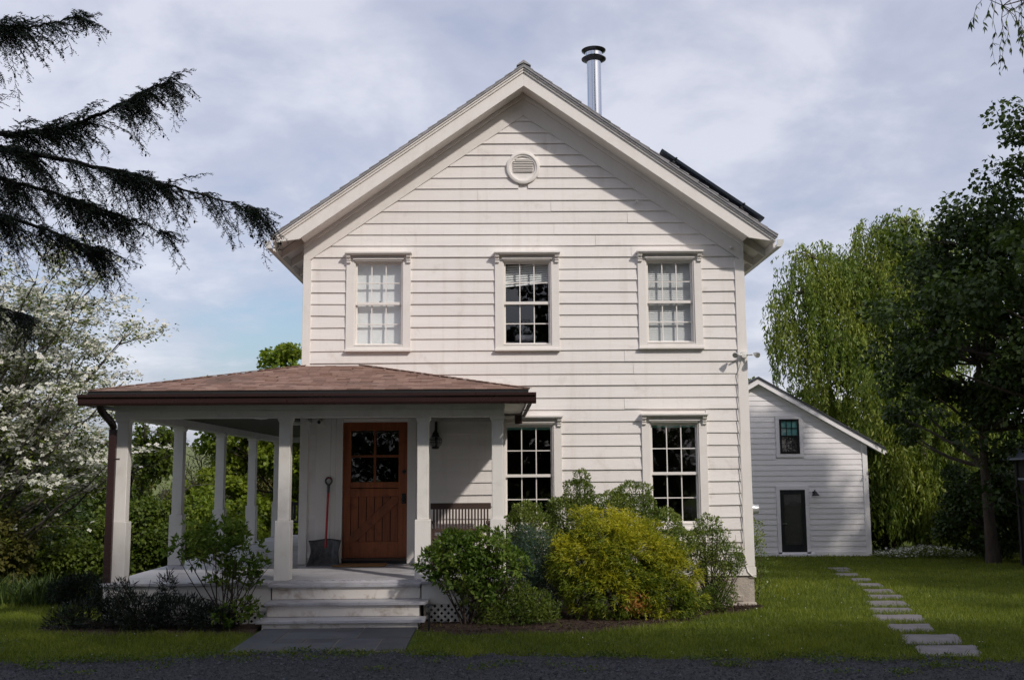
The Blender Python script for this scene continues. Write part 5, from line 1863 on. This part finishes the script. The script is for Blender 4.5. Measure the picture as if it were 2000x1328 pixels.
# --- hemlock at the left: long boughs with hanging sprays
def hemlock():
    global rng
    rng = np.random.default_rng(101)
    bx, by_ = -6.9, -8.3
    z0 = zg(bx, by_)
    root = empty('hemlock_tree', (bx, by_, z0), 'dark hemlock whose drooping boughs hang in from the upper left', 'tree')
    trunk = bez(np.array([bx, by_, z0 - .2]), np.array([bx + .1, by_, z0 + 6]), np.array([bx, by_, z0 + 14]), 10)
    tube_obj('trunk', [(trunk, np.linspace(.3, .03, 10))], 'bark', root, 10)
    # boughs seen in the picture (way points), then others round the trunk
    main = [
        [(bx, by_, 5.0), (-5.2, -8.2, 5.0), (-3.85, -8.0, 4.62), (-3.35, -7.9, 4.72), (-3.0, -7.9, 4.88), (-2.75, -7.85, 5.05), (-2.55, -7.8, 5.17)],
        [(bx, by_, 4.9), (-5.3, -8.2, 4.75), (-3.85, -8.1, 4.50), (-3.3, -8.05, 4.42), (-2.75, -8.0, 4.30), (-2.3, -7.95, 4.17), (-1.80, -7.9, 4.03)],
        [(bx, by_, 5.6), (-5.2, -8.4, 5.6), (-3.9, -8.2, 5.42), (-3.6, -8.1, 5.45), (-3.25, -8.0, 5.60)],
        [(bx, by_, 4.4), (-5.2, -8.0, 4.3), (-4.2, -7.8, 4.15), (-3.7, -7.7, 4.0), (-3.3, -7.6, 3.85), (-3.0, -7.6, 3.75)],
        [(bx, by_, 4.6), (-5.2, -8.1, 4.55), (-4.1, -8.2, 4.32), (-3.5, -8.15, 4.18), (-2.95, -8.1, 4.0), (-2.55, -8.0, 3.85)],
        [(bx, by_, 3.9), (-5.2, -7.5, 3.8), (-4.3, -7.2, 3.45), (-3.95, -7.1, 3.35)]]
    lim, N_P, N_T, N_L, cones = [], [], [], [], []

    def spray(p, d, L, droop):
        """one branchlet with side twigs and needles"""
        m_ = 9
        t = np.linspace(0, 1, m_)[:, None]
        pts = p + d * L * t + np.array([0, 0, -1.]) * droop * L * t ** 1.7 + rng.normal(0, .006, (m_, 3))
        lim.append((pts, np.linspace(.0042, .0014, m_)))
        nt = max(5, int(L / .019))
        for k in range(nt):
            u_ = (k + .5) / nt
            i = min(m_ - 2, int(u_ * (m_ - 1)))
            fr_ = u_ * (m_ - 1) - i
            q = pts[i] * (1 - fr_) + pts[i + 1] * fr_
            ax = pts[i + 1] - pts[i]
            ax /= np.linalg.norm(ax) + 1e-9
            side = np.cross(ax, np.array([0, 0, 1.]))
            side /= np.linalg.norm(side) + 1e-9
            side *= (1 if k % 2 else -1)
            td = ax * .62 + side * .8 + np.array([0, 0, -.16]) + rng.normal(0, .22, 3)
            td /= np.linalg.norm(td)
            tl = rng.uniform(.04, .11) * (1 - .4 * u_)
            nn_ = int(tl / .0062)
            s_ = np.linspace(.05, 1, nn_)[:, None]
            pp = q + td * tl * s_ + np.array([0, 0, -.25]) * tl * s_ ** 2
            sd_ = np.cross(td, rng.normal(0, .35, 3) + np.array([0, 0, 1.]))
            sd_ /= np.linalg.norm(sd_) + 1e-9
            sgn = np.where(np.arange(nn_) % 2, 1, -1)[:, None]
            N_P.append(pp)
            N_T.append(td * .55 + sd_ * sgn * .85 + rng.normal(0, .18, (nn_, 3)))
            if rng.uniform() < .012:
                cones.append(pp[-1] + [0, 0, -.012])
        if rng.uniform() < .3:
            cones.append(pts[-1] + [0, 0, -.014])

    for b in main:
        w_ = np.array(b, float)
        s = np.linspace(0, len(w_) - 1, 40)
        P = np.stack([np.interp(s, np.arange(len(w_)), w_[:, k]) for k in range(3)], 1)
        P[1:-1] = (P[:-2] + P[1:-1] * 2 + P[2:]) / 4
        P += rng.normal(0, .006, P.shape)
        lim.append((P, np.linspace(.035, .004, 40)))
        seg = np.cumsum(np.r_[0, np.linalg.norm(np.diff(P, axis=0), axis=1)])
        tot = seg[-1]
        for k in range(int(tot / .0115)):
            u_ = rng.uniform(.42, 1.0)
            if math.sin(u_ * 31 + b[1][2] * 7) + math.sin(u_ * 67 + b[2][2] * 5) * .7 + rng.normal(0, .5) < -.35:
                continue
            q = np.array([np.interp(u_ * tot, seg, P[:, j]) for j in range(3)])
            ax = P[-1] - P[-8]
            ax /= np.linalg.norm(ax)
            sd_ = np.array([-ax[1], ax[0], 0]) * rng.choice([-1, 1])
            d = ax * rng.uniform(.1, 1.1) + sd_ * rng.uniform(.1, .9) + np.array([0, 0, rng.uniform(-.9, .3)])
            d /= np.linalg.norm(d)
            L = rng.uniform(.14, .56) * (1.2 - .68 * (u_ - .42) / .58)
            spray(q, d, L, rng.uniform(.1, .8))
        spray(P[-1], (P[-1] - P[-5]) / np.linalg.norm(P[-1] - P[-5]), .16, .1)
    tube_obj('boughs', lim, 'bark_dark', root, 3)
    P, T = np.concatenate(N_P), nrm(np.concatenate(N_T))
    n = len(P)
    L = rng.uniform(.017, .027, n)[:, None]
    S_ = nrm(np.cross(T, rand_dirs(n))) * .0042
    V = np.stack([P - S_, P + T * L, P + S_], 1).reshape(-1, 3)
    tag(array_mesh('needles', V, 3, 'needles', root, rng.uniform(0, 1, n)), kind='stuff')
    mb = MB()
    for c in cones:
        mb.lathe([(.001, c[2] + .012), (.0075, c[2] + .004), (.008, c[2] - .004), (.004, c[2] - .013), (.0005, c[2] - .015)], c[0], c[1], 6)
    tag(mb.build('cones', 'cone_brown', root, 0, True), kind='stuff')
    # further boughs round the trunk, outside the picture
    P, T = [], []
    lim2 = []
    for k in range(70):
        a = rng.uniform(.9, 5.4)
        z = rng.uniform(z0 + 2.5, z0 + 13.5)
        Lb = 3.2 * (1.08 - (z - z0) / 14.5)
        e = np.array([bx + Lb * math.cos(a), by_ + Lb * math.sin(a), z - .5])
        b = bez(np.array([bx, by_, z]), np.array([(bx + e[0]) / 2, (by_ + e[1]) / 2, z + .1]), e, 8)
        lim2.append((b, np.linspace(.03, .006, 8)))
        n = 260
        q = b[rng.integers(2, 8, n)] + rng.normal(0, .2, (n, 3)) * [1, 1, .8] - [0, 0, .12]
        P.append(q)
    P = np.concatenate(P)
    n = len(P)
    tube_obj('back_boughs', lim2, 'bark', root, 4)
    T = nrm(rng.normal(0, .6, (n, 3)) + [0, 0, -.5])
    L = rng.uniform(.08, .16, n)
    tag(array_mesh('back_needles', leaf_quads(P, T, rand_dirs(n), L, L * .3), 4, 'needles', root, rng.uniform(0, 1, n)), kind='stuff')


hemlock()


# --- shrubs along the house
def lobes_points(lobes, n, fill=.5):
    """points through a set of ellipsoid lobes, fuller near the surface; returns points and outward directions"""
    vol = np.array([l[3] * l[4] * l[5] for l in lobes]) ** .75
    idx = rng.choice(len(lobes), n, p=vol / vol.sum())
    A = np.array(lobes, float)[idx]
    d = rand_dirs(n)
    r0 = (fill + (1 - fill) * rng.uniform(0, 1, n) ** .5) * (1 + .10 * np.sin(d[:, 0] * 7 + A[:, 0] * 5) + .08 * np.sin(d[:, 2] * 9 + A[:, 1] * 3))
    P = A[:, :3] + d * A[:, 3:6] * r0[:, None]
    return P, nrm(d / A[:, 3:6])


def shrub(name, label, lobes, n, L, aspect, mat, seed, up=.3, droop=0.0, stems=10, spread=.5, group='shrubs along the house front', rosette=0, base=None, fill=.5):
    global rng
    rng = np.random.default_rng(seed)
    A = np.array(lobes, float)
    bx, by_ = base if base else (A[:, 0].mean(), A[:, 1].mean())
    z0 = zg(bx, by_) + .02
    root = empty(name, (bx, by_, z0), label, 'shrub', group)
    if rosette:
        C, O = lobes_points(lobes, n // rosette, fill)
        P, O = np.repeat(C, rosette, 0), np.repeat(O, rosette, 0)
        n = len(P)
        T = nrm(O * .55 + rng.normal(0, .75, (n, 3)) + [0, 0, up])
        P = P + T * L * .1
    else:
        P, O = lobes_points(lobes, n, fill)
        T = nrm(O * .8 + rng.normal(0, spread, (n, 3)) + [0, 0, up - droop])
    keep = P[:, 2] > zga(P[:, 1]) + .03
    P, O, T = P[keep], O[keep], T[keep]
    n = len(P)
    Nn = nrm(rng.normal(0, .5, (n, 3)) + O * .5 + [0, 0, .6])
    ln = L * rng.uniform(.6, 1.3, n)
    tint = np.clip(.5 + .22 * np.sin(P[:, 0] * 9 + P[:, 2] * 7) + rng.normal(0, .22, n), 0, 1)
    tag(array_mesh('foliage', leaf_quads(P, T, Nn, ln, ln * aspect), 4, mat, root, tint), kind='stuff')
    paths = []
    for k in range(stems):
        l = A[rng.integers(0, len(A))]
        e = l[:3] + rand_dirs(1)[0] * l[3:6] * .85
        s = np.array([bx + rng.normal(0, .06), by_ + rng.normal(0, .05), z0 - .05])
        m_ = np.array([s[0] * .45 + e[0] * .55, s[1] * .5 + e[1] * .5, z0 + (e[2] - z0) * .45])
        b = bez(s, m_, e, 7)
        paths.append((b, np.linspace(.012, .003, 7)))
        for q in range(3):
            j = rng.integers(2, 6)
            e2 = b[j] + rng.normal(0, .12, 3) + [0, 0, .14]
            paths.append((bez(b[j], (b[j] + e2) / 2 + rng.normal(0, .02, 3), e2, 4), np.linspace(.006, .002, 4)))
    tube_obj('stems', paths, 'stem_brown', root, 5)
    return root


# left of the steps: open leafy shrub with bare stems
shrub('leafy_shrub', 'open leafy green shrub on bare stems left of the steps',
      [(-3.35, -3.05, 1.30, .42, .38, .22), (-3.62, -3.0, 1.12, .34, .35, .2), (-3.05, -3.1, 1.05, .34, .3, .22), (-2.85, -3.2, .92, .16, .16, .14), (-3.2, -3.0, .78, .35, .3, .14), (-2.95, -3.15, .45, .22, .25, .14), (-3.1, -3.3, .38, .3, .2, .12)],
      2600, .075, .42, 'leaf_shrub', 201, .35, 0, 20, .6, rosette=7, base=(-3.2, -3.05), fill=.25)
# right of the steps
shrub('leafy_shrub', 'dense glossy leafy shrub right of the steps before the bench',
      [(-.45, -2.95, 1.05, .42, .36, .25), (-.12, -2.95, 1.08, .36, .34, .24), (-.72, -3.0, .95, .24, .26, .2), (.16, -2.95, .9, .26, .26, .24), (-.35, -2.95, .8, .5, .35, .2), (-.2, -2.9, .58, .36, .3, .16), (-.5, -3.0, 1.2, .2, .2, .12), (-.05, -2.95, 1.26, .2, .2, .12)],
      6400, .07, .42, 'leaf_shrub', 202, .3, 0, 24, .6, rosette=7, base=(-.32, -2.9), fill=.35)
# dark juniper
shrub('juniper', 'low dark spreading juniper before the left half of the porch',
      [(-4.85, -3.0, .36, .36, .3, .2), (-4.3, -3.1, .40, .40, .32, .24), (-3.75, -3.1, .38, .36, .3, .22), (-3.35, -3.25, .32, .3, .26, .18), (-5.15, -2.95, .27, .28, .26, .15), (-4.5, -3.0, .60, .14, .14, .18), (-3.95, -3.0, .66, .11, .11, .2), (-4.75, -2.95, .58, .09, .09, .2), (-4.15, -3.3, .3, .25, .2, .14)],
      9000, .075, .16, 'leaf_juniper', 203, .4, 0, 26, .65, base=(-4.1, -3.0), fill=.3)
# blue juniper and boxwoods
shrub('blue_juniper', 'blue green feathery juniper between the leafy shrub and the yellow cypress',
      [(.52, -2.05, .95, .32, .3, .34), (.30, -2.0, .75, .26, .26, .35), (.72, -2.1, .62, .3, .28, .32), (.45, -2.1, .42, .4, .3, .25), (.38, -2.0, 1.15, .15, .15, .2)],
      13000, .05, .16, 'leaf_blue', 204, .3, 0, 10, .6)
BX = [('boxwood', 'small boxwood under the left ground floor window', [(.42, -1.3, 1.18, .36, .32, .34), (.44, -1.3, 1.44, .22, .22, .2), (.35, -1.3, .8, .42, .32, .4)], 15000, 205),
      ('boxwood', 'pointed boxwood between the two ground floor windows, tallest in the row', [(1.12, -1.1, 1.32, .40, .36, .40), (1.18, -1.1, 1.70, .24, .22, .24), (1.22, -1.1, 1.93, .12, .12, .14), (1.1, -1.1, .85, .45, .36, .45), (.92, -1.1, 1.46, .24, .22, .22)], 20000, 206),
      ('boxwood', 'broad boxwood left of the right ground floor window', [(1.84, -1.05, 1.36, .46, .38, .40), (1.95, -1.05, 1.66, .30, .26, .24), (1.62, -1.05, 1.56, .24, .22, .2), (1.8, -1.05, .85, .55, .38, .45), (2.32, -1.05, 1.22, .36, .32, .32), (2.58, -1.0, 1.02, .26, .24, .24)], 26000, 207)]
for nm, lab, lb, n, sd_ in BX:
    shrub(nm, lab, lb, n, .034, .5, 'leaf_box', sd_, .45, 0, 12, .5, fill=.6)
shrub('boxwood', 'loose boxwood on slender stems at the right corner of the house',
      [(3.02, -.8, 1.02, .34, .3, .26), (3.05, -.8, 1.24, .2, .2, .18), (2.85, -.8, .82, .3, .28, .25), (3.28, -.8, .82, .28, .26, .22), (3.45, -.75, .72, .16, .16, .14), (3.1, -.8, .62, .34, .3, .16)],
      7500, .036, .5, 'leaf_box', 208, .55, 0, 34, .5, base=(3.05, -.75), fill=.35)
shrub('low_shrub', 'low grey green shrub at the foot of the corner boxwood',
      [(2.98, -1.15, .24, .3, .24, .2), (3.15, -1.05, .32, .24, .2, .18), (2.8, -1.15, .2, .2, .2, .16)], 4200, .03, .5, 'leaf_mid', 209, .4, 0, 8, .6)
shrub('low_shrub', 'low dense green shrub before the blue juniper at the lawn edge',
      [(.05, -2.85, .42, .3, .26, .24), (.35, -2.85, .42, .32, .26, .26), (.2, -2.95, .32, .45, .3, .18), (.55, -2.9, .34, .24, .22, .2)], 7500, .034, .5, 'leaf_mid', 210, .4, 0, 14, .6)


def cypress():
    """golden threadleaf cypress: drooping threads in tiers"""
    global rng
    rng = np.random.default_rng(212)
    x, y = 1.62, -2.2
    z0 = zg(x, y)
    root = empty('golden_cypress', (x, y, z0), 'large golden yellow threadleaf cypress before the house front', 'shrub', 'shrubs along the house front')
    lob = [(1.55, -2.2, .92, .62, .5, .40), (1.45, -2.1, 1.22, .42, .4, .25), (1.85, -2.1, 1.08, .42, .38, .3), (1.02, -2.25, .86, .34, .34, .25), (2.18, -2.25, .60, .40, .36, .34), (2.10, -2.3, .38, .48, .38, .26), (1.45, -2.4, .52, .55, .4, .32),
           (.96, -2.2, 1.02, .2, .2, .14), (1.22, -2.1, 1.40, .2, .2, .12), (2.18, -2.15, .88, .3, .3, .24), (1.12, -2.3, .58, .3, .3, .2), (1.75, -2.5, .78, .3, .25, .2), (1.7, -2.1, 1.36, .16, .16, .1), (2.5, -2.3, .72, .14, .14, .1), (2.42, -2.3, .95, .13, .13, .1), (.82, -2.3, .78, .14, .14, .1), (1.38, -2.6, 1.0, .2, .16, .14), (1.95, -2.55, .55, .22, .18, .16), (2.5, -2.35, .42, .16, .16, .12)]
    n = 18500
    P, O = lobes_points(lob, n, .62)
    keep = (P[:, 2] > zga(P[:, 1]) + .06) & (np.sin(P[:, 0] * 13 + 2 * np.sin(P[:, 2] * 7)) * np.sin(P[:, 2] * 15 + P[:, 0] * 4) + rng.normal(0, .3, n) > -.28)
    P, O = P[keep], O[keep]
    n = len(P)
    d = nrm(O * .9 + rng.normal(0, .45, (n, 3)) + [0, 0, .25])
    V, tt = [], []
    Ln = rng.uniform(.05, .12, n)[:, None]
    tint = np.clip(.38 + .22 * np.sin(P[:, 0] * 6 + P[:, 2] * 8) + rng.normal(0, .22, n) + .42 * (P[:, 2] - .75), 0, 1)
    q = P.copy()
    for k in range(3):
        d2 = nrm(d + [0, 0, -.45 * k])
        w_ = (.0065 - .0015 * k)
        S_ = nrm(np.cross(d2, rand_dirs(n))) * w_
        e = q + d2 * Ln * .45
        V.append(np.stack([q - S_, q + S_, e + S_ * .7, e - S_ * .7], 1))
        if k < 2:      # side threads
            for s in (-1, 1):
                sd_ = nrm(d2 * .6 + nrm(np.cross(d2, [[0, 0, 1.]])) * s * .7 + rng.normal(0, .2, (n, 3)))
                e2 = e + sd_ * Ln * .4
                S2 = nrm(np.cross(sd_, rand_dirs(n))) * .0045
                V.append(np.stack([e - S2, e + S2, e2 + S2 * .5, e2 - S2 * .5], 1))
        q = e
    kk = len(V)
    V = np.stack(V, 1).reshape(-1, 3)
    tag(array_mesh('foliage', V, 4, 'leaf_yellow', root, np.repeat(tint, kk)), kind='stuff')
    # a few browned sprays low in front
    m_ = 260
    P = np.array([1.72, -2.72, .42]) + rng.normal(0, 1, (m_, 3)) * [.09, .06, .07]
    L = rng.uniform(.03, .07, m_)
    tag(array_mesh('browned_sprays', leaf_quads(P, nrm(rng.normal(0, .5, (m_, 3)) + [0, -.3, -.6]), rand_dirs(m_), L, L * .25), 4, 'leaf_orange', root, rng.uniform(0, 1, m_)), kind='stuff')
    paths = []
    for k in range(22):
        l = lob[rng.integers(0, len(lob))]
        e = np.array(l[:3]) + rand_dirs(1)[0] * np.array(l[3:]) * .7
        s = np.array([x + rng.normal(0, .06), y + rng.normal(0, .06), z0 - .05])
        paths.append((bez(s, np.array([s[0], s[1], (z0 + e[2]) / 2]), e, 6), np.linspace(.014, .004, 6)))
    tube_obj('stems', paths, 'stem_brown', root, 5)


cypress()
shrub('side_shrub', 'small green shrub at the side wall under the electric meter', [(4.15, 1.2, 1.05, .2, .2, .25), (4.12, 1.2, .7, .25, .25, .35), (4.12, 1.2, .3, .28, .28, .3)], 2600, .04, .5, 'leaf_box', 214, .4, 0, 8, .5, group='shrubs along the house front')


def blades(name, label, cx, cy, n, h, spread, mat, seed, cat='plant'):
    """clump of strap leaves"""
    global rng
    rng = np.random.default_rng(seed)
    z0 = zg(cx, cy)
    root = empty(name, (cx, cy, z0), label, cat)
    P = np.stack([cx + rng.normal(0, spread[0], n), cy + rng.normal(0, spread[1], n), np.full(n, z0)], 1)
    d = nrm(np.stack([rng.normal(0, .28, n), rng.normal(0, .28, n), np.ones(n)], 1))
    L = h * rng.uniform(.6, 1.15, n)[:, None]
    S_ = nrm(np.cross(d, rand_dirs(n))) * .010
    e1 = P + d * L * .6
    d2 = nrm(d + np.stack([rng.normal(0, .5, n), rng.normal(0, .5, n), -.3 * np.ones(n)], 1))
    e2 = e1 + d2 * L * .45
    V = np.stack([np.stack([P - S_, P + S_, e1 + S_, e1 - S_], 1), np.stack([e1 - S_, e1 + S_, e2 + S_ * .1, e2 - S_ * .1], 1)], 1).reshape(-1, 3)
    tag(array_mesh('leaves', V, 4, mat, root, np.repeat(rng.uniform(0, 1, n), 2)), kind='stuff')
    return root


blades('iris_clump', 'clump of upright strap leaves at the left lawn edge', -7.6, 1.6, 500, .5, (.4, .25), 'leaf_dark', 221)
shrub('juniper', 'small dark mounded juniper right of the strap leaf clump', [(-6.6, 1.2, .18, .34, .3, .3), (-6.85, 1.2, .16, .3, .25, .22)], 5000, .08, .14, 'leaf_juniper', 222, .4, 0, 6, .5, group=None)


def flower_cover():
    global rng
    rng = np.random.default_rng(231)
    n = 5200
    P = np.stack([rng.uniform(11.6, 14.6, n), 15.6 + rng.normal(0, .5, n), np.zeros(n)], 1)
    P[:, 2] = zga(P[:, 1]) + rng.uniform(.02, .34, n) * (1 - np.abs(P[:, 0] - 13) / 2.4)
    L = rng.uniform(.05, .1, n)
    a = array_mesh('flowering_ground_cover', leaf_quads(P, nrm(rng.normal(0, 1, (n, 3)) * [1, 1, .4]), nrm(rng.normal(0, .4, (n, 3)) + [0, 0, 1]), L, L * .5), 4, 'leaf_dogwood', None, rng.uniform(0, 1, n))
    tag(a, 'white flowering ground cover at the foot of the willow', 'ground cover', kind='stuff')
    q = P[:1500] + [0, 0, .05]
    m_ = len(q)
    L = rng.uniform(.05, .09, m_)
    tag(array_mesh('flowers', leaf_quads(q, nrm(rng.normal(0, 1, (m_, 3)) * [1, 1, .3]), nrm(rng.normal(0, .3, (m_, 3)) + [0, 0, 1]), L, L * .7), 4, 'blossom', a, rng.uniform(0, 1, m_)), kind='stuff')


flower_cover()


# --- grass
def grass():
    global rng
    rng = np.random.default_rng(301)
    X, Y = [], []
    for x0, x1, y0, y1, dens in ((-7.5, 9, -6.2, -3, 2000), (-11, 10, -3, 1, 1300), (3.5, 12.5, 1, 6, 900), (4.5, 15, 6, 12, 500), (5, 16, 12, 17, 300), (-13, -5, 1, 6, 420), (-16, -5, 6, 12, 220)):
        n = int((x1 - x0) * (y1 - y0) * dens)
        X.append(rng.uniform(x0, x1, n))
        Y.append(rng.uniform(y0, y1, n))
    x, y = np.concatenate(X), np.concatenate(Y)
    # inside the picture only, with a margin
    dep = y + CAM_D
    keep = np.abs(x - dep * .017) < dep * .56
    keep &= y > drive_edge(x) - .03 + .12 * np.abs(np.sin(x * 5.3)) * np.sin(x * 1.9) ** 2 * -1
    keep &= ~((x > -2.8) & (x < -.89) & (y < -3.1) & (y > -4.86))
    keep &= ~((x > FX0 - .02) & (x < FX1) & (y > FY0))
    keep &= ~((x > .2) & (x < XR + .05) & (y > -.1))
    inbed = (x > -.93) & (x < 3.95) & (y > bed_front(x))
    keep &= ~(inbed & (rng.uniform(0, 1, len(x)) > .05))
    inb2 = (x > -5.5) & (x < -2.8) & (y > -3.5 + np.maximum(0, -4.6 - x) * .5)
    keep &= ~inb2
    for a, b, c, d, poly in STONE_POLY:
        k = len(poly)
        gx, gy = sum(p[0] for p in poly) / k, sum(p[1] for p in poly) / k
        poly = [(gx + (p[0] - gx) * .93, gy + (p[1] - gy) * .88) for p in poly]
        near = (x > a) & (x < b) & (y > c) & (y < d)
        ins = np.zeros(len(x), bool)
        xi, yi = x[near], y[near]
        r0 = np.zeros(len(xi), bool)
        for i in range(k):
            (ax, ay), (bx, by_) = poly[i], poly[(i + 1) % k]
            hit = ((ay > yi) != (by_ > yi)) & (xi < (bx - ax) * (yi - ay) / (by_ - ay + 1e-12) + ax)
            r0 ^= hit
        ins[near] = r0
        keep &= ~ins
    x, y = x[keep], y[keep]
    n = len(x)
    z = zga(y)
    dep = y + CAM_D
    cl = .5 + .28 * np.sin(x * 2.1 + 2 * np.sin(y * 1.7)) * np.sin(y * 2.6 + 2 * np.sin(x * 1.3)) + .22 * np.sin(x * 6.7 + 3 * np.sin(y * 3.1)) * np.sin(y * 7.3 + 2.5 * np.sin(x * 4.7))
    h = (.022 + .034 * rng.uniform(0, 1, n) + .045 * cl ** 1.5 + .05 * (rng.uniform(0, 1, n) < .02))
    wdt = .0032 * np.clip(dep / 11, 1, 3.2)
    P = np.stack([x, y, z - .004], 1)
    d = nrm(np.stack([rng.normal(0, .38, n), rng.normal(0, .38, n), np.ones(n)], 1))
    S_ = nrm(np.cross(d, rand_dirs(n))) * wdt[:, None]
    e1 = P + d * (h * .6)[:, None]
    d2 = nrm(d + np.stack([rng.normal(0, .5, n), rng.normal(0, .5, n), np.zeros(n)], 1))
    e2 = e1 + d2 * (h * .5)[:, None]
    q = np.stack([P - S_, P + S_, e1 + S_ * .8, e1 - S_ * .8], 1)
    tint = np.clip(.1 + .65 * cl + rng.normal(0, .2, n), 0, 1)
    tip = np.stack([e1 - S_ * .8, e1 + S_ * .8, e2 + S_ * .15, e2 - S_ * .15], 1)
    near = dep < 13.2
    one = np.stack([P - S_, P + S_, e2 + S_ * .25, e2 - S_ * .25], 1)[~near]
    V = np.concatenate([np.stack([q[near], tip[near]], 1).reshape(-1, 3), one.reshape(-1, 3)])
    tag(array_mesh('grass', V, 4, 'grass', None, np.concatenate([np.repeat(tint[near], 2), tint[~near]])), 'short green lawn grass round the house', 'grass', kind='stuff')
    k = rng.choice(n, 260, replace=False)
    C = np.stack([x[k], y[k], z[k] + h[k] * .8 + .01], 1)
    L = rng.uniform(.010, .024, 260)
    tag(array_mesh('fallen_petals', leaf_quads(C, nrm(rng.normal(0, 1, (260, 3)) * [1, 1, .3]), nrm(rng.normal(0, .4, (260, 3)) + [0, 0, 1]), L, L * .8), 4, 'blossom', None, rng.uniform(0, 1, 260)),
        'pale fallen petals and clover heads scattered over the lawn', 'petals', kind='stuff')
    # broad-leaved clover and plantain patches
    m_ = 26
    cx, cy = rng.uniform(-6.5, 9, m_), rng.uniform(-5, 4, m_)
    idx = rng.integers(0, m_, 9000)
    P = np.stack([cx[idx] + rng.normal(0, .22, 9000), cy[idx] + rng.normal(0, .2, 9000), np.zeros(9000)], 1)
    ok = (P[:, 1] > drive_edge(P[:, 0])) & ~((P[:, 0] > -5.6) & (P[:, 0] < 4.0) & (P[:, 1] > -3.6)) & ~((P[:, 0] > -2.85) & (P[:, 0] < -.85))
    for a_, b_, c_, d_, poly in STONE_POLY:
        ok &= ~((P[:, 0] > a_) & (P[:, 0] < b_) & (P[:, 1] > c_) & (P[:, 1] < d_))
    P = P[ok]
    k = len(P)
    P[:, 2] = zga(P[:, 1]) + rng.uniform(.02, .06, k)
    L = rng.uniform(.012, .03, k)
    tag(array_mesh('clover', leaf_quads(P, nrm(rng.normal(0, 1, (k, 3)) * [1, 1, .3]), nrm(rng.normal(0, .35, (k, 3)) + [0, 0, 1]), L, L * .8), 4, 'leaf_mid', None, rng.uniform(0, 1, k)),
        'patches of clover and broad leaved weeds in the lawn', 'clover', kind='stuff')
    # weeds at the drive edge and in the gravel
    n = 6500
    cx = rng.uniform(-5.8, 5.8, 110)
    cy = drive_edge(cx) - np.abs(rng.normal(0, .45, 110)) + .08
    idx = rng.integers(0, 110, n)
    P = np.stack([cx[idx] + rng.normal(0, .09, n), cy[idx] + rng.normal(0, .06, n), np.zeros(n)], 1)
    P[:, 2] = zga(P[:, 1]) + .02 + rng.uniform(0, .03, n)
    L = rng.uniform(.015, .035, n)
    tag(array_mesh('weeds', leaf_quads(P, nrm(rng.normal(0, 1, (n, 3)) + [0, 0, .6]), nrm(rng.normal(0, .4, (n, 3)) + [0, 0, 1]), L, L * .6), 4, 'leaf_mid', None, rng.uniform(0, 1, n)),
        'small green weeds growing in the gravel drive', 'weeds', kind='stuff')


grass()
